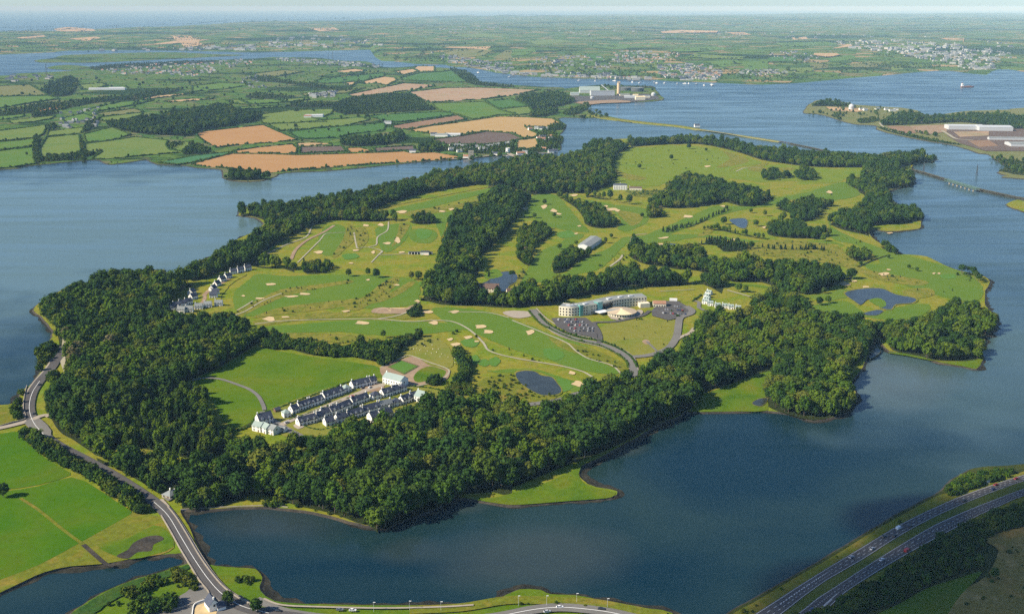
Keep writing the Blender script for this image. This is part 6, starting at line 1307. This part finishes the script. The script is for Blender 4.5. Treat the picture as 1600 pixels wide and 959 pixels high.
bank('causeway_bank', "1236,226 1262,231 1295,238 1320,242", 11, 'x', 3, 'weed', 'railbed'); ribbon('causeway_track', "1085,202 1120,206.5 1170,214.5 1205,220 1219,222", 6, M['path'], 2.9)
br0 = thing('low_rail_bridge', g(1227, 224, 0), 'short low bridge in the gap of the long causeway', 'bridge'); MB().bar(g(1218, 222.3, 0) - g(1227, 224, 0) + Vector((0, 0, 3)), g(1237, 226, 0) - g(1227, 224, 0) + Vector((0, 0, 3)), 6, 1.2).build('deck', [HM['dark']], br0)
for f in (.25, .5, .75): p = (g(1218, 222.3, 0) - g(1227, 224, 0)).lerp(g(1237, 226, 0) - g(1227, 224, 0), f); MB().bar(p + Vector((0, 0, -1)), p + Vector((0, 0, 2.5)), 2.2).build('pier', [M['stone']], br0)
house(g(1089, 198.5), .1, 16, 9, 5, 4, 'small pale house standing on the long causeway', None, roof='slate', chim=1, wins=False, storeys=1, name='causeway_house')
bank('railway_bank', "1424,267 1440,271 1460,277 1479,283", 10, 'x', 4, 'weed', 'railbed'); bank('railway_bank', "1527,297.5 1550,302.5 1575,308 1600,313 1650,324 1720,338", 10, 'x', 4, 'weed', 'railbed')
B0, B1 = g(1478, 282.5, 4), g(1528, 297.5, 4); rb = thing('railway_bridge', Vector((B0.x, B0.y, 0)), 'green steel girder railway bridge on stone piers', 'bridge'); ld = B1 - B0; ld.z = 0; pr = Vector((-ld.y, ld.x, 0)).normalized()
MB().bar(Vector((0, 0, 4)), ld + Vector((0, 0, 4)), 6.5, .8).build('deck', [HM['dark']], rb)
for k in range(8):
    a, b_ = ld * (k / 8), ld * ((k + .97) / 8)
    for s in (-1, 1):
        of = pr * 3.4 * s; tr = MB().bar(a + of + Vector((0, 0, 4.4)), b_ + of + Vector((0, 0, 4.4)), .5, .6).bar(a + of + Vector((0, 0, 8.2)), b_ + of + Vector((0, 0, 8.2)), .5, .6)
        for j in range(4): p0, p1 = a.lerp(b_, j / 4) + of, a.lerp(b_, (j + 1) / 4) + of; tr.bar(p0 + Vector((0, 0, 4.4)), p1 + Vector((0, 0, 8.2)), .35).bar(p0 + Vector((0, 0, 8.2)), p1 + Vector((0, 0, 4.4)), .35)
        tr.build('girder', [HM['fern']], rb)
    if k: MB().tube([(2.2, -2), (1.8, 3.6)], 10, (a.x, a.y)).build('pier', [M['stone']], rb)

# ------------------------------------------------------------------ works on the point, warehouses, sphere
def tank(name, x, y, r, h, lb, mat='dark', dome=0):
    rt = thing(name, g(x, y), lb, 'tank' if name != 'silo' else 'silo', None); MB().tube([(r, -1), (r, h)], 28).build('shell', [HM[mat]], rt)
    MB().tube([(r * 1.01, h), (r * .55, h + dome * .75 + .4), (.3, h + dome + .6)], 28).build('roof', [HM[mat if dome else 'grey']], rt)
    if name != 'silo': MB().tube([(r + .3, h * .6), (r + .3, h * .6 + .6)], 28, cap=False).build('wind_girder', [HM['grey']], rt)
    return rt
sl_ = tank('silo', 966.5, 148.6, 7.0, 46, 'tall tan concrete silo rising over the works on the point', 'concrete'); MB().box(-5, 5, -5, 5, 47, 52).build('headhouse', [HM['concrete']], sl_)
tank('storage_tank', 977.5, 141.5, 24, 13, 'large dark storage tank just right of the silo'); tank('storage_tank', 996, 143, 27, 15, 'largest dark storage tank, rightmost on the point')
tank('storage_tank', 925, 154.5, 7, 7, 'small white tank at the front of the works yard', 'metal', 1.5); tank('storage_tank', 1021, 150, 9, 9, 'white domed tank at the tip of the point', 'metal', 4); tank('storage_tank', 1330, 171.5, 9, 13, 'white domed gas tank on the narrow peninsula', 'metal', 6)
for x, y, L, W, h, rh, wl, rf, lb in [(921, 145, 82, 50, 11, 14, 'metal', 'greenroof', 'large green roofed store at the works on the point'), (941, 149.5, 95, 34, 18, 2, 'metal', 'grey', 'long pale processing building left of the silo'), (898, 149, 34, 26, 9, 3, 'metal', 'greenroof', 'pale green shed at the back of the works yard'), (976, 150, 40, 14, 6, 2, 'cream', 'grey', 'low pale row at the foot of the silo'), (1000, 156.5, 36, 20, 12, 3, 'cream', 'palegold', 'yellow works block near the tip of the point'), (1010, 153, 26, 14, 7, 2, 'cream', 'grey', 'pale works shed between yellow block and domed tank'), (984, 153.5, 44, 16, 7, 2, 'metal', 'metal', 'white works shed in front of the tanks'), (993, 152, 20, 14, 9, 2, 'cream', 'palegold', 'small yellow works shed behind the white one')]:
    house(g(x, y), rnd.uniform(-.1, .1), L, W, h, rh, lb, 'works buildings on the point', wall=wl, roof=rf, chim=0, wins=False, name='works_building', cat='building')
cv = thing('conveyor', g(956, 149), 'inclined conveyor gantry climbing to the processing building', 'conveyor'); MB().bar((0, 0, 8), (-42, 12, 40), 3, 3).build('gallery', [HM['metal']], cv)
for f in (.3, .65): MB().bar((-42 * f, 12 * f, -1), (-42 * f, 12 * f, 8 + 32 * f), 1.4).build('trestle', [HM['dark']], cv)
jt = thing('jetty', g(1000, 137, 0), 'long dark jetty behind the storage tanks', 'jetty'); MB().box(-55, 60, -3, 3, 3.5, 4.5).build('deck', [HM['timber']], jt)
for k in range(9): MB().box(-52 + k * 13.5 - .6, -52 + k * 13.5 + .6, -2.5, 2.5, -2, 3.5).build('pile', [HM['timber']], jt)
patch('works_yard', "885,150 917,150 960,149 1010,147 1028,150 1030,155 990,159.5 940,161 918,163 895,158", M['asphalt'], 1.7, 0); patch('works_yard', "895,160 918,158 960,156 985,158 985,160 940,161.5 918,164", M['dirt'], 1.9, 0)
for x, y, L, W, h, rh, lb in [(1506, 202, 98, 46, 11, 2.5, 'white warehouse on the peninsula yard, left one'), (1551, 203.5, 92, 60, 11, 3, 'white warehouse on the peninsula yard, right one with dark doors'), (1590, 219, 150, 16, 6, 2, 'long low grey works range at the right edge'), (1600, 228, 80, 50, 7, 3, 'grey roofed works hall at the right edge')]:
    house(g(x, y), -.10, L, W, h, rh, lb, 'peninsula industrial sheds', wall='metal', roof='metal' if y < 210 else 'grey', chim=0, wins=False, name='warehouse', cat='warehouse')
patch('works_yard', "1421,197 1478,195 1480,206 1450,210 1430,206", M['dirt'], 1.7, 0); patch('works_yard', "1480,200 1560,200 1700,205 1700,232 1600,236 1540,236 1500,224 1480,212", FC['dark'], 1.75, 0); patch('works_yard', "1490,206 1545,205 1545,212 1500,214", FC['pink'], 1.95, 0); patch('works_yard', "1512,220 1545,219 1560,228 1530,230", FC['brown'], 1.97, 0); patch('heath', "1385,197 1420,197 1432,208 1405,208", FC['brown'], 1.7, 0)
ribbon('road', "1472,204 1482,210 1495,217 1520,219", 8, M['path'], 2.1); ribbon('road', "1374,192 1380,198 1395,206", 6, M['path'], 2.1); patch('bare_strip', "1290,167 1320,168 1360,170 1340,175 1300,173", FC['tan'], 1.7, 0)
for i, (x, y, L) in enumerate([(1347, 172, 22), (1352, 173, 16), (1371, 171, 16), (1385, 172, 14), (1394, 174, 22), (1400, 172.5, 14), (1441, 191, 12)]):
    house(g(x, y), rnd.uniform(-.4, .4), L, 9, 4, 3, ['long white shed by the gas tank', 'small white shed by the gas tank', 'white house in the middle of the peninsula', 'pale house right of the middle one', 'largest white house above the peninsula wood', 'small white house above the peninsula wood', 'white cottage alone at the wood edge'][i], 'peninsula houses', chim=0, wins=False, storeys=1, roof='grey')

# ------------------------------------------------------------------ ship and boats
sp_ = thing('cargo_ship', g(1511, 136.5, 0), 'small cargo ship with white bridge crossing the harbour', 'ship', None, .05)
MB().add([(-27, -5, -1), (22, -5, -1), (29, 0, -1), (22, 5, -1), (-27, 5, -1), (-28, -5.5, 4), (23, -5.5, 4), (32, 0, 5.5), (23, 5.5, 4), (-28, 5.5, 4)], [(0, 1, 6, 5), (1, 2, 7, 6), (2, 3, 8, 7), (3, 4, 9, 8), (4, 0, 5, 9), (5, 6, 7, 8, 9)]).build('hull', [HM['rust']], sp_)
br = MB().box(-26, -16, -4.5, 4.5, 4, 13).box(-25, -18, -5.5, 5.5, 13, 15.5).build('bridge', [HM['frame']], sp_); MB().box(-17.9, -17.8, -5, 5, 13.5, 15).build('window', [HM['glass']], br)
MB().tube([(1.6, 15.5), (1.3, 20)], 10, (-23, 0)).build('funnel', [HM['rust']], sp_); MB().box(-13, 3, -4, 4, 4, 5.6).box(5, 19, -4, 4, 4, 5.6).build('hatch', [HM['terracotta']], sp_); MB().tube([(.3, 4), (.2, 16)], 6, (4, 0)).build('mast', [HM['dark']], sp_)
YH_ = MB().add([(-5, -1.6, .0), (3, -1.6, 0), (6, 0, 0), (3, 1.6, 0), (-5, 1.6, 0), (-5.2, -1.8, 1.4), (3.2, -1.8, 1.5), (6.8, 0, 1.9), (3.2, 1.8, 1.5), (-5.2, 1.8, 1.4)], [(0, 1, 6, 5), (1, 2, 7, 6), (2, 3, 8, 7), (3, 4, 9, 8), (4, 0, 5, 9), (5, 6, 7, 8, 9)]).box(-3, 2, -1.1, 1.1, 1.45, 2.6).mesh('hull', [HM['frame']]); YM_ = MB().tube([(.12, 1.5), (.08, 13)], 6, (.8, 0)).box(-3.5, .8, -.1, .1, 2.9, 3.3).mesh('mast', [HM['frame']])
for x, y in [(988, 129), (1000, 130), (1022, 129.5), (1026, 130.5), (1039, 130.5), (1070, 131.2), (1076, 131.2), (1088, 132), (1112, 133), (1114, 134), (960, 127), (905, 126.5), (930, 127), (747, 114), (796, 121), (1100, 134), (1058, 131.5)]:
    b_ = thing('yacht', g(x, y, 0), 'tiny white moored yacht off the far town waterfront', 'boat', 'yachts moored off the far town', rnd.uniform(0, 6)); link('hull', YH_, b_); link('mast', YM_, b_); b_.scale = (1.5, 1.5, 1.5)

# ------------------------------------------------------------------ distant towns
HM['town'] = plain('far_town_render', (.40, .39, .37), .9, .15, 30)
def tiny(L, W, h, rh, wl, rf):
    a, b_ = gable_wall(L, W, h, rh), gable_roof(L, W, h, rh); return MB().add(a.v, a.f, 0).add(b_.v, b_.f, 1).mesh('house', [HM[wl], HM[rf]])
TINY = [tiny(14, 9, 6, 4, 'town', 'slate'), tiny(22, 9, 6, 4, 'town', 'grey'), tiny(12, 10, 5, 4, 'town', 'slate'), tiny(34, 10, 7, 4, 'town', 'slate'), tiny(16, 10, 6, 4, 'town', 'terracotta'), tiny(40, 18, 9, 4, 'town', 'grey')]
TOWN = []
for px, n, ks, wh in [("830,90 900,88 940,92 960,100 955,122 860,119 832,112", 70, [0, 1, 2, 3], 'in the wooded town on the far shore, left of the point'), ("955,84 985,80 1060,85 1065,93 1010,101 955,101", 60, [0, 1, 4], 'in the hilltop estate over the far town'), ("1025,104 1080,100 1112,105 1132,118 1115,127 1060,124 1030,118", 130, [0, 1, 3, 4], 'in the dense white estate on the far shore'),
    ("1030,121 1100,122 1130,126 1060,127", 22, [1, 3], 'along the far waterfront right of the point'), ("1145,113 1200,110 1245,113 1200,119 1150,118", 36, [0, 1, 2], 'in the hillside estate right of the far town'), ("800,114 860,119 1020,123 1020,126 960,124.5 860,121 800,117", 44, [3, 5, 1, 4], 'along the far waterfront left of the point'), ("1310,67 1400,62 1500,72 1570,80 1555,107 1500,108 1460,98 1400,86 1330,76", 190, [0, 1, 3, 5], 'in the large town on the far right'), ("1515,107 1553,106 1553,109 1520,110", 14, [3, 5], 'at the quay of the large town on the far right'),
    ("672,82 690,85 740,95 800,100 800,114 775,112 740,104 705,101", 70, [0, 1, 3, 2], 'in the riverside village on the wooded slope'), ("725,104 750,107 775,113 800,116 800,113 760,105", 24, [3, 1], 'along the riverside village quay'), ("155,110 200,103 300,98 395,92 396,101 350,109 300,121 250,116 190,117", 120, [0, 1, 4], 'in the town along the channel, far left'), ("422,90 500,95 560,98 592,103 590,107 540,105 500,103 440,97", 70, [0, 1, 2], 'in the hilltop town above the river'),
    ("1200,82 1240,80 1290,90 1260,100 1210,93", 22, [0, 2], 'scattered on the far green hills'), ("800,50 900,45 1200,50 1500,55 1590,70 1590,95 1400,60 1000,60", 46, [0, 1, 3], 'scattered on the far hills near the horizon'), ("420,60 480,55 560,60 610,72 480,76 425,78", 50, [3, 5, 1], 'at the harbour works across the river'), ("85,82 130,80 300,76 400,70 400,80 250,79", 40, [3, 5], 'along the far harbour shore'), ("660,48 800,38 800,50 700,52", 26, [3, 1], 'in the white village far across the hills'),
    ("480,148 530,143 520,152 490,154", 26, [0, 1], 'in the roadside village by the square plantation'), ("90,176 160,168 170,178 150,200 110,202 95,196", 24, [0, 1, 2], 'in the hamlet left of the large wood'), ("370,118 420,120 415,140 380,138", 12, [0, 2], 'on the middle of the mainland hill'), ("0,120 80,118 95,126 20,128", 14, [0, 3], 'at the left harbour shore')]:
    P = parse(px); xs = [p[0] for p in P]; ys = [p[1] for p in P]; c = 0; tries = 0; n = int(n * 1.5)
    while c < n and tries < n * 30:
        tries += 1; x, y = rnd.uniform(min(xs), max(xs)), rnd.uniform(min(ys), max(ys))
        if not inside(P, np.array([x]), np.array([y]))[0]: continue
        c += 1; TOWN.append((gf(x, y), rnd.choice(ks), wh, noise.noise(Vector((x / 20, y / 6, 0))) * .7 + rnd.choice([0, 0, 1.57])))
TOWN.sort(key=lambda q: q[0].y)
restm = MB()
for i, (p, k, wh, rz) in enumerate(TOWN):
    far = p.y / 6500; s = max(.8, min(1.05, far * .85))
    if i < 215:
        o = link('house', TINY[k], None, p, rz); o.scale = (s, s, s)
        tag(o, ['small white slate-roofed house ', 'white grey-roofed semi-detached house ', 'small pale house ', 'white terrace ', 'white house with reddish roof ', 'large pale hall '][k] + wh, 'house', 'houses ' + wh)
    else:
        me = TINY[k]; c_, s_ = math.cos(rz), math.sin(rz); fm = [0] * len(me.polygons); me.polygons.foreach_get('material_index', fm); mats = [m_.name for m_ in me.materials]
        vs = [(p.x + (v.co.x * c_ - v.co.y * s_) * s, p.y + (v.co.x * s_ + v.co.y * c_) * s, p.z + v.co.z * s) for v in me.vertices]; nmf = [HM['town'].name, HM['slate'].name, HM['grey'].name, HM['terracotta'].name]
        b0 = len(restm.v); restm.v += vs; restm.f += [tuple(b0 + j for j in pl.vertices) for pl in me.polygons]; restm.m += [nmf.index(mats[q]) for q in fm]
tag(restm.build('distant_houses', [HM['town'], HM['slate'], HM['grey'], HM['terracotta']]), 'white specks of the farther town houses across the water', None, None, 'stuff')

# ------------------------------------------------------------------ the cloud whose shade lies over the motorway
def cloud_mat():                                        # dense cloud that still lets a little sun through
    m, t, b = newmat('cloud_vapour'); b.inputs['Base Color'].default_value = (.9, .9, .9, 1); b.inputs['Roughness'].default_value = 1; b.inputs['Specular IOR Level'].default_value = 0
    tr = t.nodes.new('ShaderNodeBsdfTransparent'); mx = t.nodes.new('ShaderNodeMixShader'); mx.inputs[0].default_value = .52
    t.links.new(b.outputs[0], mx.inputs[1]); t.links.new(tr.outputs[0], mx.inputs[2]); t.links.new(mx.outputs[0], t.nodes['Material Output'].inputs['Surface']); return m
def cloud(cx, cy, z, rx, ry, ang, seed):
    rr = random.Random(seed); mb = MB()
    for k in range(46):
        a = rr.uniform(0, 6.28); f = math.sqrt(rr.random()); x, y = f * rx * math.cos(a), f * ry * math.sin(a); r = rr.uniform(.22, .42) * ry * (1.25 - .5 * f)
        X, Y = x * math.cos(ang) - y * math.sin(ang), x * math.sin(ang) + y * math.cos(ang); h = rr.uniform(-.15, .5) * r
        mb.add([(X + v.x * r * (1 + .22 * noise.noise(v * 2 + Vector((k, 0, 0)))), Y + v.y * r * (1 + .22 * noise.noise(v * 2 + Vector((0, k, 0)))), h + max(-.35, v.z) * r * .8) for v in ICO2[0]], ICO2[1])
    mb.add([(math.cos(ang) * v.x * rx * .96 - math.sin(ang) * v.y * ry * .96, math.sin(ang) * v.x * rx * .96 + math.cos(ang) * v.y * ry * .96, v.z * ry * .22) for v in ICO2[0]], ICO2[1])
    o = mb.build('cloud', [cloud_mat()], None, (cx, cy, z)); o['kind'] = 'structure'
gc = Vector((330, 585, 0)); zc = 1000.0; cp_ = gc + sdir * (zc / sdir.z)
cloud(cp_.x, cp_.y, zc, 430, 128, R(36), 4)

# ------------------------------------------------------------------ the air
m, t, b = newmat('haze_air'); t.nodes.remove(b)
pv = t.nodes.new('ShaderNodeVolumePrincipled'); pv.inputs['Density'].default_value = HAZE_D; pv.inputs['Color'].default_value = (.46, .76, 1.0, 1); pv.inputs['Absorption Color'].default_value = (.72, .90, 1, 1); pv.inputs['Anisotropy'].default_value = -0.2
t.links.new(pv.outputs[0], t.nodes['Material Output'].inputs['Volume'])
hz = MB().box(-95000, 95000, -2600, 104000, -2.5, 352.0).build('haze', [m]); hz['kind'] = 'stuff'
